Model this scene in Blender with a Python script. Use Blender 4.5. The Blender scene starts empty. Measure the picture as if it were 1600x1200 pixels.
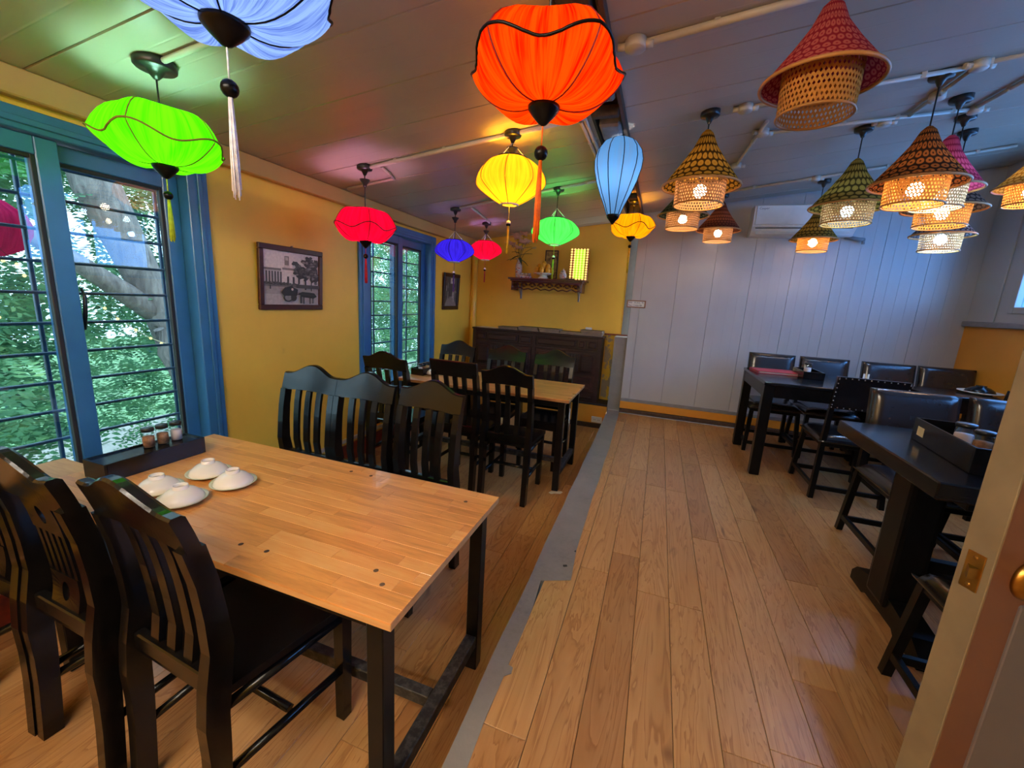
import bpy, bmesh, math, random
import numpy as np
from mathutils import Vector, Matrix
PI = math.pi
rnd = random.Random(7)
SC = bpy.context.scene
COL = SC.collection

# ------------------------------------------------------------------ camera, sky, exposure
cam_d = bpy.data.cameras.new('camera'); cam = bpy.data.objects.new('camera', cam_d); COL.objects.link(cam)
cam_d.sensor_fit = 'HORIZONTAL'; cam_d.sensor_width = 36.0; cam_d.lens = 644.3 / 1600 * 36.0
cam_d.clip_start = 0.05; cam_d.clip_end = 200
yw, pt, rl = (math.radians(v) for v in (-18.85, 11.52, -3.34))
f0 = Vector((math.sin(yw), math.cos(yw), 0)); r0 = Vector((math.cos(yw), -math.sin(yw), 0))
fw = f0 * math.cos(pt) - Vector((0, 0, 1)) * math.sin(pt)
dn = fw.cross(r0)
rt = r0 * math.cos(rl) + dn * math.sin(rl)
dd = dn * math.cos(rl) - r0 * math.sin(rl)
cam.matrix_world = Matrix(((rt.x, -dd.x, -fw.x, 0), (rt.y, -dd.y, -fw.y, 0), (rt.z, -dd.z, -fw.z, 1.5), (0, 0, 0, 1)))
SC.camera = cam
SC.view_settings.view_transform = 'Standard'; SC.view_settings.look = 'None'
SC.view_settings.gamma = 1.0; SC.view_settings.use_curve_mapping = False
SC.view_settings.exposure = 0.45
SC.cycles.max_bounces = 8; SC.cycles.diffuse_bounces = 4; SC.cycles.transparent_max_bounces = 16
SC.cycles.sample_clamp_indirect = 6.0
SC.cycles.caustics_reflective = False; SC.cycles.caustics_refractive = False
SC.cycles.use_denoising = True

SKY = 9.5
w = bpy.data.worlds.new('overcast_sky'); SC.world = w; w.use_nodes = True
wn = w.node_tree.nodes; wl = w.node_tree.links
bg = wn['Background']; bg.inputs['Strength'].default_value = SKY
tc = wn.new('ShaderNodeTexCoord'); sx = wn.new('ShaderNodeSeparateXYZ'); cr = wn.new('ShaderNodeValToRGB')
cr.color_ramp.elements[0].position = 0.0; cr.color_ramp.elements[0].color = (0.045, 0.055, 0.05, 1)
cr.color_ramp.elements[1].position = 0.5; cr.color_ramp.elements[1].color = (0.62, 0.80, 1.0, 1)
e = cr.color_ramp.elements.new(0.42); e.color = (0.58, 0.74, 0.92, 1)
mr = wn.new('ShaderNodeMapRange'); mr.inputs[1].default_value = -1; mr.inputs[2].default_value = 1
wl.new(tc.outputs['Generated'], sx.inputs[0]); wl.new(sx.outputs['Z'], mr.inputs[0])
wl.new(mr.outputs[0], cr.inputs[0]); wl.new(cr.outputs[0], bg.inputs['Color'])

BULB_FABRIC, BULB_CONE, FILL_TUBE = 60.0, 60.0, 95.0      # radiance of the lamps' bulbs and of the added fill tubes

# ------------------------------------------------------------------ node materials
class NT:
    def __init__(s, name):
        s.m = bpy.data.materials.new(name); s.m.use_nodes = True
        s.n = s.m.node_tree.nodes; s.l = s.m.node_tree.links
        s.b = s.n['Principled BSDF']; s.out = s.n['Material Output']
    def new(s, t, **kw):
        n = s.n.new(t)
        for k, v in kw.items(): setattr(n, k, v)
        return n
    def link(s, a, b): s.l.new(a, b)
    def math(s, op, a, b=None):
        n = s.new('ShaderNodeMath', operation=op)
        for i, v in enumerate((a, b)):
            if v is None: continue
            if isinstance(v, (int, float)): n.inputs[i].default_value = v
            else: s.link(v, n.inputs[i])
        return n.outputs[0]
    def mix(s, fac, a, b, blend='MIX'):
        n = s.new('ShaderNodeMix', data_type='RGBA', blend_type=blend)
        for i, v in ((0, fac), (6, a), (7, b)):
            if isinstance(v, (int, float)): n.inputs[i].default_value = v
            elif isinstance(v, tuple): n.inputs[i].default_value = (*v[:3], 1)
            else: s.link(v, n.inputs[i])
        return n.outputs[2]
    def ramp(s, fac, stops):
        n = s.new('ShaderNodeValToRGB'); r = n.color_ramp
        while len(r.elements) < len(stops): r.elements.new(0.5)
        for el, (p, c) in zip(r.elements, stops):
            el.position = p; el.color = (*c[:3], 1) if isinstance(c, tuple) else (c, c, c, 1)
        s.link(fac, n.inputs[0]); return n.outputs[0]
    def noise(s, vec, scale, detail=3, rough=0.5, dist=0.0):
        n = s.new('ShaderNodeTexNoise'); n.inputs['Scale'].default_value = scale
        n.inputs['Detail'].default_value = detail; n.inputs['Roughness'].default_value = rough
        n.inputs['Distortion'].default_value = dist
        if vec is not None: s.link(vec, n.inputs['Vector'])
        return n.outputs[0]
    def coord(s, kind='Object', scale=(1, 1, 1), rand=0.0, loc=(0, 0, 0)):
        t = s.new('ShaderNodeTexCoord'); m = s.new('ShaderNodeMapping'); m.inputs['Scale'].default_value = scale
        m.inputs['Location'].default_value = loc
        v = t.outputs[kind]
        if rand:
            oi = s.new('ShaderNodeObjectInfo'); a = s.new('ShaderNodeVectorMath', operation='SCALE')
            cx = s.new('ShaderNodeCombineXYZ'); s.link(oi.outputs['Random'], cx.inputs[0]); s.link(oi.outputs['Random'], cx.inputs[1]); s.link(oi.outputs['Random'], cx.inputs[2])
            s.link(cx.outputs[0], a.inputs[0]); a.inputs['Scale'].default_value = rand
            b = s.new('ShaderNodeVectorMath', operation='ADD'); s.link(v, b.inputs[0]); s.link(a.outputs[0], b.inputs[1]); v = b.outputs[0]
        s.link(v, m.inputs['Vector']); return m.outputs[0]
    def bump(s, h, strength=0.2, dist=0.01):
        n = s.new('ShaderNodeBump'); n.inputs['Strength'].default_value = strength; n.inputs['Distance'].default_value = dist
        s.link(h, n.inputs['Height']); s.link(n.outputs[0], s.b.inputs['Normal'])
    def set(s, color=None, rough=None, metal=None, spec=None, coat=None):
        for k, v in (('Base Color', color), ('Roughness', rough), ('Metallic', metal), ('Specular IOR Level', spec), ('Coat Weight', coat)):
            if v is None: continue
            if isinstance(v, tuple): s.b.inputs[k].default_value = (*v[:3], 1)
            elif isinstance(v, (int, float)): s.b.inputs[k].default_value = v
            else: s.link(v, s.b.inputs[k])
        return s
def lin(r, g, b):
    f = lambda c: (c / 255 / 12.92) if c / 255 <= 0.04045 else ((c / 255 + 0.055) / 1.055) ** 2.4
    return (f(r), f(g), f(b))
def plain(name, color, rough=0.5, metal=0.0, var=0.06, scale=14.0, spec=0.5, bump=0.0):
    t = NT(name); v = t.coord('Object'); n = t.noise(v, scale, 4)
    lo = tuple(max(0, c * (1 - var * 2)) for c in color); hi = tuple(min(1, c * (1 + var * 2)) for c in color)
    t.set(t.ramp(n, [(0.3, lo), (0.7, hi)]), rough, metal, spec)
    if bump: t.bump(n, bump, 0.004)
    return t.m
def wood(name, c0, c1, c2, axis, rough=0.35, var=0.5, coat=0.0, stretch=14.0, gscale=2.2, spec=0.5):
    """grain runs along `axis`; each object has its own tone and its own piece of grain"""
    t = NT(name); s = [stretch] * 3; s[axis] = 1.0
    v = t.coord('Object', tuple(s), rand=37.0)
    g1 = t.noise(v, gscale, 5, 0.6, 1.2); g2 = t.noise(v, gscale * 5, 3, 0.7, 0.4)
    g = t.math('ADD', t.math('MULTIPLY', g1, 0.7), t.math('MULTIPLY', g2, 0.3))
    oi = t.new('ShaderNodeObjectInfo')
    g = t.math('ADD', g, t.math('MULTIPLY', t.math('SUBTRACT', oi.outputs['Random'], 0.5), var))
    t.set(t.ramp(g, [(0.25, c0), (0.5, c1), (0.78, c2)]), rough, 0.0, spec, coat)
    t.bump(g2, 0.05, 0.002)
    return t.m

M = {}
M['yellow_wall'] = None
def wall_paint(name, c, dirt, rough=0.55):
    t = NT(name); v = t.coord('Object'); a = t.noise(v, 1.3, 5, 0.6); b = t.noise(v, 9, 4, 0.6); c3 = t.noise(v, 60, 2)
    lo = tuple(x * 0.86 for x in c)
    col = t.mix(t.ramp(a, [(0.35, 0.0), (0.7, 1.0)]), lo, c)
    col = t.mix(t.math('MULTIPLY', t.ramp(b, [(0.66, 0.0), (0.8, 1.0)]), 0.22), col, dirt)
    t.set(col, rough); t.bump(c3, 0.12, 0.003); return t.m
M['yellow_wall'] = wall_paint('yellow_wall_paint', lin(246, 196, 70), lin(180, 132, 54), 0.42)
M['orange_wall'] = wall_paint('orange_wall_paint', lin(226, 150, 44), lin(150, 90, 30), 0.5)
M['cornice'] = wall_paint('cornice_paint', lin(196, 158, 92), lin(120, 84, 44), 0.5)
M['grey_panel'] = plain('grey_metal_panel', lin(172, 172, 172), 0.34, 0.0, 0.02, 3)
M['grey_trim'] = plain('grey_trim', lin(128, 128, 130), 0.5)
M['ceiling_panel'] = plain('ceiling_panel', lin(180, 171, 156), 0.36, 0.0, 0.02, 3)
M['blue'] = plain('blue_window_paint', lin(52, 110, 160), 0.32, 0.0, 0.05, 9)
M['gasket'] = plain('black_rubber_gasket', (0.012, 0.011, 0.011), 0.6)
M['bar'] = plain('grille_bar_paint', lin(96, 116, 136), 0.5)
M['black'] = plain('black_lacquer', (0.0055, 0.0050, 0.0050), 0.19, 0.0, 0.2, 20, 0.36)
M['black_matt'] = plain('black_painted_wood', (0.005, 0.0047, 0.0047), 0.28, 0.0, 0.2, 20, 0.16)
M['dusty'] = None
t = NT('dusty_black_rail'); n = t.noise(t.coord('Object'), 30, 5, 0.7)
t.set(t.ramp(n, [(0.45, (0.012, 0.012, 0.012)), (0.75, (0.10, 0.095, 0.085))]), 0.55); M['dusty'] = t.m
M['leather'] = plain('black_leather', (0.009, 0.0075, 0.0075), 0.2, 0.0, 0.02, 40, 0.6, 0.0)
M['brown_leather'] = plain('dark_brown_leather', (0.022, 0.016, 0.015), 0.22, 0.0, 0.02, 40, 0.6, 0.0)
M['stud'] = plain('steel_stud', (0.45, 0.42, 0.38), 0.3, 1.0)
M['concrete'] = None
t = NT('bare_concrete'); v = t.coord('Object'); a = t.noise(v, 3, 6, 0.65); b = t.noise(v, 45, 4, 0.7)
t.set(t.mix(t.ramp(b, [(0.3, 0.0), (0.75, 1.0)]), t.ramp(a, [(0.3, lin(108, 103, 97)), (0.7, lin(146, 140, 131))]), lin(132, 127, 119)), 0.85); t.bump(b, 0.35, 0.004); M['concrete'] = t.m
M['floor_wood'] = None
def floor_wood():
    t = NT('laminate_oak'); v = t.coord('Object', (9, 0.9, 9), rand=41.0)
    a = t.noise(v, 1.0, 4, 0.55, 1.6); rings = t.math('FRACT', t.math('MULTIPLY', a, 9.0)); fine = t.noise(t.coord('Object', (90, 3, 90), rand=41.0), 1.6, 3, 0.7)
    knot = t.noise(t.coord('Object', (7, 2.2, 7), rand=41.0), 1.6, 2, 0.5, 0.6)
    col = t.ramp(rings, [(0.0, lin(202, 158, 106)), (0.7, lin(190, 144, 92)), (0.93, lin(160, 112, 68)), (1.0, lin(200, 156, 104))])
    col = t.mix(t.math('MULTIPLY', fine, 0.5), col, lin(172, 126, 78))
    col = t.mix(t.ramp(knot, [(0.69, 0.0), (0.80, 0.85)]), col, lin(104, 68, 44))
    oi = t.new('ShaderNodeObjectInfo')
    col = t.mix(1.0, col, t.ramp(oi.outputs['Random'], [(0.0, (0.70, 0.62, 0.56)), (0.5, (0.93, 0.90, 0.86)), (1.0, (1.0, 1.0, 0.97))]), 'MULTIPLY')
    t.set(col, 0.3, 0.0, 0.45); t.bump(fine, 0.04, 0.002); return t.m
M['floor_wood'] = floor_wood()
M['stave'] = wood('rubberwood', lin(182, 122, 62), lin(222, 152, 80), lin(232, 176, 106), 0, 0.3, 0.24, 0.15, 10, 2.6)
M['table_edge'] = wood('rubberwood_edge', lin(150, 100, 56), lin(190, 138, 82), lin(206, 158, 100), 0, 0.5)
M['dark_table'] = wood('black_stained_tabletop', (0.005, 0.005, 0.006), (0.008, 0.008, 0.009), (0.014, 0.014, 0.016), 0, 0.16, 0.2, spec=0.3)
M['cabinet'] = wood('dark_rosewood', lin(34, 22, 20), lin(54, 36, 32), lin(84, 54, 46), 0, 0.38, 0.15, 0.0, 9, 3, 0.25)
M['cabinet_dark'] = plain('cabinet_dark_wood', lin(28, 19, 17), 0.5)  # darker brown wood of the carcass and the picture backings
M['redwood'] = wood('carved_redwood', lin(44, 14, 10), lin(84, 30, 22), lin(112, 46, 34), 0, 0.25, 0.2)
M['cover'] = plain('menu_cover', lin(46, 30, 28), 0.4)
M['pages'] = plain('menu_pages', lin(176, 150, 132), 0.7)
M['frame_wood'] = wood('dark_frame_wood', lin(34, 14, 12), lin(56, 26, 22), lin(74, 38, 32), 1, 0.3)
M['white_pvc'] = plain('white_plastic_pipe', lin(196, 188, 174), 0.4, 0.0, 0.02)
M['white_plastic'] = plain('white_plastic', lin(226, 224, 218), 0.35, 0.0, 0.02)
M['black_plastic'] = plain('black_plastic', (0.012, 0.012, 0.012), 0.35)
M['ceramic'] = plain('white_porcelain', lin(236, 224, 208), 0.16, 0.0, 0.02)
M['celadon'] = plain('pale_green_rim_glaze', lin(206, 206, 178), 0.2, 0.0, 0.03)
M['brass'] = plain('worn_brass', lin(170, 130, 64), 0.32, 1.0, 0.12, 30)
M['steel'] = plain('galvanised_steel', lin(150, 150, 150), 0.4, 0.9)
M['beam_wood'] = wood('rough_brown_beam', lin(42, 28, 20), lin(70, 48, 34), lin(100, 74, 54), 1, 0.7)
M['duct'] = plain('grey_duct', lin(120, 118, 118), 0.6, 0.0, 0.2, 9)
M['door_paint'] = plain('brown_door_paint', lin(96, 60, 42), 0.45, 0.0, 0.06, 5)
M['door_edge'] = plain('bare_door_edge', lin(112, 98, 76), 0.55, 0.0, 0.08, 12)
M['door_low'] = plain('grey_door_sheet', lin(92, 85, 87), 0.5, 0.0, 0.05, 5)
M['red_menu'] = plain('red_menu_cover', lin(178, 44, 58), 0.4)
M['paper'] = plain('white_paper', lin(232, 226, 212), 0.7, 0.0, 0.02)
M['card'] = plain('cream_sticker', lin(226, 212, 170), 0.6, 0.0, 0.03)
M['ink'] = plain('black_ink', (0.02, 0.018, 0.015), 0.7)
M['brown_tape'] = plain('brown_wood_strip', lin(140, 96, 62), 0.5)
M['tile_red'] = plain('red_tile_edge', lin(120, 44, 26), 0.5, 0.0, 0.2, 20)
M['salt'] = plain('white_salt', lin(226, 208, 200), 0.8)
M['pepper'] = plain('brown_spice', lin(150, 104, 70), 0.8, 0.0, 0.3, 60)
M['toothpick'] = plain('wooden_toothpicks', lin(210, 170, 120), 0.8, 0.0, 0.2, 60)
M['bamboo'] = None
def translucent_mat(name, color, tr=0.55, pattern=None, emit=0.0, dim=1.0):
    t = NT(name)
    col = pattern(t) if pattern else None
    df = t.new('ShaderNodeBsdfDiffuse'); tl = t.new('ShaderNodeBsdfTranslucent'); mx = t.new('ShaderNodeMixShader'); mx.inputs[0].default_value = tr
    for nd in (df, tl):
        if col is not None: t.link(t.mix(1.0, col, (dim, dim, dim), 'MULTIPLY') if dim < 1 else col, nd.inputs['Color'])
        else: nd.inputs['Color'].default_value = (*color, 1)
    t.link(df.outputs[0], mx.inputs[1]); t.link(tl.outputs[0], mx.inputs[2]); last = mx.outputs[0]
    if emit:
        em = t.new('ShaderNodeEmission'); em.inputs['Strength'].default_value = emit
        if col is not None: t.link(col, em.inputs['Color'])
        else: em.inputs['Color'].default_value = (*color, 1)
        ad = t.new('ShaderNodeAddShader'); t.link(last, ad.inputs[0]); t.link(em.outputs[0], ad.inputs[1]); last = ad.outputs[0]
    t.link(last, t.out.inputs['Surface']); return t.m
def pleats(color, dark, count):
    def p(t):
        u = t.new('ShaderNodeTexCoord'); s = t.new('ShaderNodeSeparateXYZ'); t.link(u.outputs['UV'], s.inputs[0])
        c = t.new('ShaderNodeCombineXYZ'); t.link(t.math('MULTIPLY', s.outputs[0], count), c.inputs[0]); t.link(t.math('MULTIPLY', s.outputs[1], 1.5), c.inputs[1])
        n = t.noise(c.outputs[0], 1.0, 3, 0.7)
        c2 = t.new('ShaderNodeCombineXYZ'); t.link(t.math('MULTIPLY', s.outputs[0], count * 0.28), c2.inputs[0]); t.link(t.math('MULTIPLY', s.outputs[1], 1.2), c2.inputs[1])
        n = t.math('ADD', t.math('MULTIPLY', n, 0.55), t.math('MULTIPLY', t.noise(c2.outputs[0], 1.0, 2, 0.6), 0.45))
        return t.ramp(n, [(0.41, dark), (0.55, color), (0.9, color)])
    return p
def honeycomb(dot, line, nu, nv, mark=None):
    def p(t):
        u = t.new('ShaderNodeTexCoord'); s = t.new('ShaderNodeSeparateXYZ'); t.link(u.outputs['UV'], s.inputs[0])
        v = t.math('MULTIPLY', s.outputs[1], nv); row = t.math('FLOOR', v); fv = t.math('SUBTRACT', t.math('FRACT', v), 0.5)
        uu = t.math('ADD', t.math('MULTIPLY', s.outputs[0], nu), t.math('MULTIPLY', t.math('FLOORED_MODULO', row, 2.0), 0.5))
        fu = t.math('SUBTRACT', t.math('FRACT', uu), 0.5)
        d = t.math('SQRT', t.math('ADD', t.math('MULTIPLY', fu, fu), t.math('MULTIPLY', fv, fv)))
        stops = [(0.0, mark or dot), (0.10, mark or dot), (0.16, dot), (0.37, dot), (0.45, line)]
        return t.ramp(d, stops)
    return p
M['bamboo'] = translucent_mat('bamboo_weave', lin(190, 128, 62), 0.14)
M['bamboo_pale'] = translucent_mat('pale_bamboo_weave', lin(156, 112, 74), 0.10)
M['rim'] = plain('bamboo_rim', lin(176, 120, 56), 0.5, 0.0, 0.1)
def emitter(name, color, strength):
    t = NT(name); em = t.new('ShaderNodeEmission'); em.inputs[0].default_value = (*color, 1); em.inputs[1].default_value = strength
    t.link(em.outputs[0], t.out.inputs['Surface']); return t.m
M['bulb_cool'] = emitter('cool_white_bulb', (0.80, 0.90, 1.0), BULB_FABRIC)
M['bulb_warm'] = emitter('warm_white_bulb', (1.0, 0.72, 0.46), BULB_CONE)
M['bulb_day'] = emitter('daylight_bulb', (0.55, 0.90, 1.0), BULB_CONE)
M['bulb_blue'] = emitter('blue_white_bulb', (0.28, 0.56, 1.0), BULB_CONE * 3.2)
for k_, c_ in dict(cyan=(0.45, 1.0, 0.72), pinkish=(0.95, 0.48, 0.85), amber=(1.0, 0.44, 0.015), green=(0.12, 1.0, 0.22), red=(1.0, 0.10, 0.12), orange=(1.0, 0.32, 0.05), violet=(0.35, 0.30, 1.0)).items():
    M['bulb_' + k_] = emitter(k_ + '_bulb', c_, BULB_FABRIC * 1.8)
M['tube'] = emitter('added_fill_tube', (1.0, 0.90, 0.76), FILL_TUBE)  # warm white for the added fill tubes
M['fairy'] = emitter('fairy_bulb', (1.0, 0.72, 0.25), 5.0)
M['gold_light'] = emitter('gold_lit_dots', (1.0, 0.60, 0.16), 1.3)
M['green_light'] = emitter('green_lit_panel', (0.45, 0.9, 0.03), 0.75)
def glass(name, tint, refl=1.0):
    t = NT(name); tr = t.new('ShaderNodeBsdfTransparent'); tr.inputs[0].default_value = (*tint, 1)
    gl = t.new('ShaderNodeBsdfGlossy'); gl.inputs['Roughness'].default_value = 0.0
    fr = t.new('ShaderNodeFresnel'); gm = t.new('ShaderNodeNewGeometry'); t.link(t.math('SUBTRACT', 1.5, t.math('MULTIPLY', gm.outputs['Backfacing'], 0.83333)), fr.inputs[0]); mx = t.new('ShaderNodeMixShader')
    t.link(t.math('MULTIPLY', fr.outputs[0], refl), mx.inputs[0]); t.link(tr.outputs[0], mx.inputs[1]); t.link(gl.outputs[0], mx.inputs[2])
    t.link(mx.outputs[0], t.out.inputs['Surface']); return t.m
M['blue_tint_glass'] = glass('blue_tinted_window_glass', (0.44, 0.68, 0.98), 1.0)  # blue cast of the daylight put into the tint of the right panes
M['glass'] = glass('window_glass', (0.56, 0.63, 0.63), 1.2)
M['jar_glass'] = glass('jar_glass', (0.93, 0.95, 0.96), 1.6)
M['leaf'] = translucent_mat('tree_leaves', None, 0.4, lambda t: t.ramp(t.noise(t.coord('Object'), 2.5, 3), [(0.3, lin(70, 112, 92)), (0.55, lin(112, 158, 118)), (0.8, lin(164, 196, 132))]))
M['bark'] = None
t = NT('tree_bark'); v = t.coord('Object', (6, 6, 1.4)); n = t.noise(v, 3, 6, 0.7, 0.5)
t.set(t.ramp(n, [(0.3, lin(70, 66, 70)), (0.7, lin(140, 132, 130))]), 0.9); t.bump(n, 0.6, 0.03); M['bark'] = t.m
M['lawn'] = plain('street_lawn', lin(92, 128, 84), 0.9, 0.0, 0.3, 1.5)
M['pink_petal'] = plain('pink_lily_petal', lin(250, 200, 186), 0.6, 0.0, 0.12, 30)
M['stem'] = plain('dark_green_stem', lin(50, 70, 34), 0.6, 0.0, 0.2, 20)
M['fruit'] = plain('yellow_fruit_skin', lin(230, 164, 40), 0.45, 0.0, 0.15, 20)

# ------------------------------------------------------------------ mesh helpers
def box(bm, c, s, bev=0.0, rot=None):
    r = bmesh.ops.create_cube(bm, size=1.0); vs = r['verts']
    for v in vs: v.co = Vector((v.co.x * s[0], v.co.y * s[1], v.co.z * s[2]))
    if bev:
        es = list({e for v in vs for e in v.link_edges})
        rr = bmesh.ops.bevel(bm, geom=es, offset=bev, segments=1, affect='EDGES', profile=0.5)
        vs = list({v for f in rr['faces'] for v in f.verts} | {v for v in vs if v.is_valid})
    m = Matrix.Translation(Vector(c)) @ (rot or Matrix.Identity(4))
    for v in vs: v.co = m @ v.co
    return bm
def bx(x0, x1, y0, y1, z0, z1, bev=0.0, bm=None):
    bm = bm or bmesh.new()
    return box(bm, ((x0 + x1) / 2, (y0 + y1) / 2, (z0 + z1) / 2), (abs(x1 - x0), abs(y1 - y0), abs(z1 - z0)), bev)
def frame_of(d):
    d = d.normalized(); a = Vector((0, 0, 1)) if abs(d.z) < 0.9 else Vector((1, 0, 0))
    u = d.cross(a).normalized(); return u, d.cross(u).normalized()
def tube(bm, pts, rad, n=8, caps=True, closed=False):
    pts = [Vector(p) for p in pts]; rings = []
    L = len(pts)
    for i, p in enumerate(pts):
        if closed: d = pts[(i + 1) % L] - pts[i - 1]
        else: d = (pts[min(i + 1, L - 1)] - pts[max(i - 1, 0)])
        u, v = frame_of(d); r = rad[i] if isinstance(rad, (list, tuple)) else rad
        rings.append([bm.verts.new(p + (u * math.cos(2 * PI * k / n) + v * math.sin(2 * PI * k / n)) * r) for k in range(n)])
    seq = list(zip(rings, rings[1:])) + ([(rings[-1], rings[0])] if closed else [])
    for a, b in seq:
        for k in range(n):
            f = bm.faces.new((a[k], a[(k + 1) % n], b[(k + 1) % n], b[k])); f.smooth = True
    if caps and not closed:
        bm.faces.new(rings[0][::-1]); bm.faces.new(rings[-1])
    return bm
def lathe(bm, prof, n=24, c=(0, 0, 0), cap0=False, cap1=False, mod=None, smooth=True, uv=False):
    """prof: (r, z) list; mod(theta, i) -> (dr factor, dz)"""
    rings = []; lay = bm.loops.layers.uv.verify() if uv else None
    for i, (r, z) in enumerate(prof):
        ring = []
        for k in range(n):
            a = 2 * PI * k / n; fr, dz = mod(a, i) if mod else (1.0, 0.0)
            ring.append(bm.verts.new((c[0] + r * fr * math.cos(a), c[1] + r * fr * math.sin(a), c[2] + z + dz)))
        rings.append(ring)
    for i in range(len(rings) - 1):
        a, b = rings[i], rings[i + 1]
        for k in range(n):
            f = bm.faces.new((a[k], a[(k + 1) % n], b[(k + 1) % n], b[k])); f.smooth = smooth
            if uv:
                us = (k / n, (k + 1) / n, (k + 1) / n, k / n); vv = (i, i, i + 1, i + 1)
                for lp, uu, v2 in zip(f.loops, us, vv): lp[lay].uv = (uu, v2 / (len(rings) - 1))
    if cap0: bm.faces.new(rings[0][::-1])
    if cap1: bm.faces.new(rings[-1])
    return bm
def loft(bm, secs, smooth=False):
    """secs: (x, y, z, width along x, depth along y), bottom to top"""
    rings = []
    for x, y, z, a, b in secs:
        rings.append([bm.verts.new((x + sx_ * a / 2, y + sy_ * b / 2, z)) for sx_, sy_ in ((-1, -1), (1, -1), (1, 1), (-1, 1))])
    for p, q in zip(rings, rings[1:]):
        for k in range(4): bm.faces.new((p[k], p[(k + 1) % 4], q[(k + 1) % 4], q[k]))
    bm.faces.new(rings[0][::-1]); bm.faces.new(rings[-1]); return bm
def bevel_all(bm, off, seg=1, ang=0.5):
    es = [e for e in bm.edges if len(e.link_faces) == 2 and e.calc_face_angle(0) > ang]
    bmesh.ops.bevel(bm, geom=es, offset=off, segments=seg, affect='EDGES', profile=0.6); return bm
def sphere(bm, c, r, u=12, v=8, s=(1, 1, 1), rot=None):
    rr = bmesh.ops.create_uvsphere(bm, u_segments=u, v_segments=v, radius=r)
    m = Matrix.Translation(Vector(c)) @ (rot or Matrix.Identity(4)) @ Matrix.Diagonal((*s, 1))
    for x in rr['verts']: x.co = m @ x.co
    for x in rr['verts']:
        for f in x.link_faces: f.smooth = True
    return bm
def obj(name, bm, mat, parent=None, loc=None, rotz=0.0):
    me = bpy.data.meshes.new(name)
    bmesh.ops.recalc_face_normals(bm, faces=bm.faces)
    bm.to_mesh(me); bm.free()
    for m_ in (mat if isinstance(mat, (list, tuple)) else [mat]): me.materials.append(m_)
    o = bpy.data.objects.new(name, me); COL.objects.link(o)
    if parent is not None: o.parent = parent
    if loc is not None: o.location = loc
    if rotz: o.rotation_euler = (0, 0, rotz)
    return o
def share(o, loc, parent=None, rot=None, name=None):
    c = o.copy(); COL.objects.link(c)
    if parent is not None: c.parent = parent
    c.location = loc
    if rot is not None: c.rotation_euler = rot
    return c
def tag(o, label, cat=None, group=None, kind=None):
    if label: o['label'] = label
    if cat: o['category'] = cat
    if group: o['group'] = group
    if kind: o['kind'] = kind
    return o
def thing(name, label, cat, loc=(0, 0, 0), rotz=0.0, group=None):
    o = bpy.data.objects.new(name, None); COL.objects.link(o); o.empty_display_size = 0.05
    o.location = loc; o.rotation_euler = (0, 0, rotz); return tag(o, label, cat, group)
def struct(name, bm, mat, label=None):
    return tag(obj(name, bm, mat), label, None, None, 'structure')
def copy_tree(o, parent=None):
    c = o.copy(); COL.objects.link(c)
    if parent is not None: c.parent = parent
    for ch in list(o.children): copy_tree(ch, c)
    return c
def place(o, loc, rotz, label, group=None):
    o.location = loc; o.rotation_euler = (0, 0, rotz); o['label'] = label
    if group: o['group'] = group
    return o

# ------------------------------------------------------------------ the room
XL, XR, YB, YG, YN, ST = -2.47, 2.67, 5.32, 5.02, -1.7, 0.25
def cz(x): return 2.55 + 0.118 * x
# left wall with two window openings
W = [(0.47, 1.75), (2.99, 4.275)]; ZB, ZT = 0.47, 2.13
bm = bmesh.new(); T = 0.2
for y0, y1 in ((YN, W[0][0]), (W[0][1], W[1][0]), (W[1][1], YB + 0.1)): bx(XL - T, XL, y0, y1, -0.1, 2.5, 0, bm)
for y0, y1 in W: bx(XL - T, XL, y0, y1, -0.1, ZB, 0, bm); bx(XL - T, XL, y0, y1, ZT, 2.5, 0, bm)
struct('wall_left', bm, M['yellow_wall'], 'yellow painted left wall around the two blue windows')
struct('trim_1', bevel_all(bx(XL, XL + 0.055, YN, YB, 2.155, 2.262), 0.006), M['cornice'], 'beige cornice between yellow left wall and ceiling')
struct('baseboard_left', bx(XL, XL + 0.012, YN, YG - 0.001, 0.0, 0.165, 0.002), M['tile_red'], 'reddish brown skirting at the foot of the left wall')
# back wall behind the cabinet, ledge, pier
bm = bx(XL - 0.2, -0.40, YB, YB + 0.15, -0.1, 2.7)
struct('wall_back', bm, M['yellow_wall'], 'yellow back wall behind the carved shelf and dark cabinet')
pipe = bmesh.new(); tube(pipe, [(XL + 0.05, YB - 0.06, 0.30), (XL + 0.05, YB - 0.06, 2.24)], 0.042, 12)
struct('trim_2', pipe, M['yellow_wall'], 'yellow painted pipe in the far left corner')
bm = bx(XL, -0.475, YG, YB, -0.05, 0.285)
struct('trim_3', bm, M['orange_wall'], 'orange low ledge below the dark cabinet')
bm = bx(XL, -0.472, YG - 0.006, YB, 0.285, 0.305, 0.003)
struct('trim_4', bm, M['gasket'], 'black slab on top of the orange ledge')
struct('baseboard_back', bx(XL, -0.5, YG - 0.014, YG - 0.001, 0.0, 0.06, 0.002), M['beam_wood'], 'brown skirting below the orange ledge')
bm = bx(-0.47, -0.32, YG + 0.02, YB - 0.001, 0.2, 1.14)
struct('trim_5', bm, M['concrete'], 'bare cement pier beside the dark cabinet')
t = NT('peeling_yellow'); n = t.noise(t.coord('Object', (1, 1, 0.6)), 11, 6, 0.7)
t.set(t.mix(t.ramp(n, [(0.47, 0.0), (0.50, 1.0)]), lin(214, 178, 66), lin(150, 142, 130)), 0.8); M['peel'] = t.m
struct('trim_6', bx(-0.60, -0.472, YB - 0.012, YB - 0.001, 0.306, 1.135), M['peel'], 'peeling yellow paint strip beside the cement pier')
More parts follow.
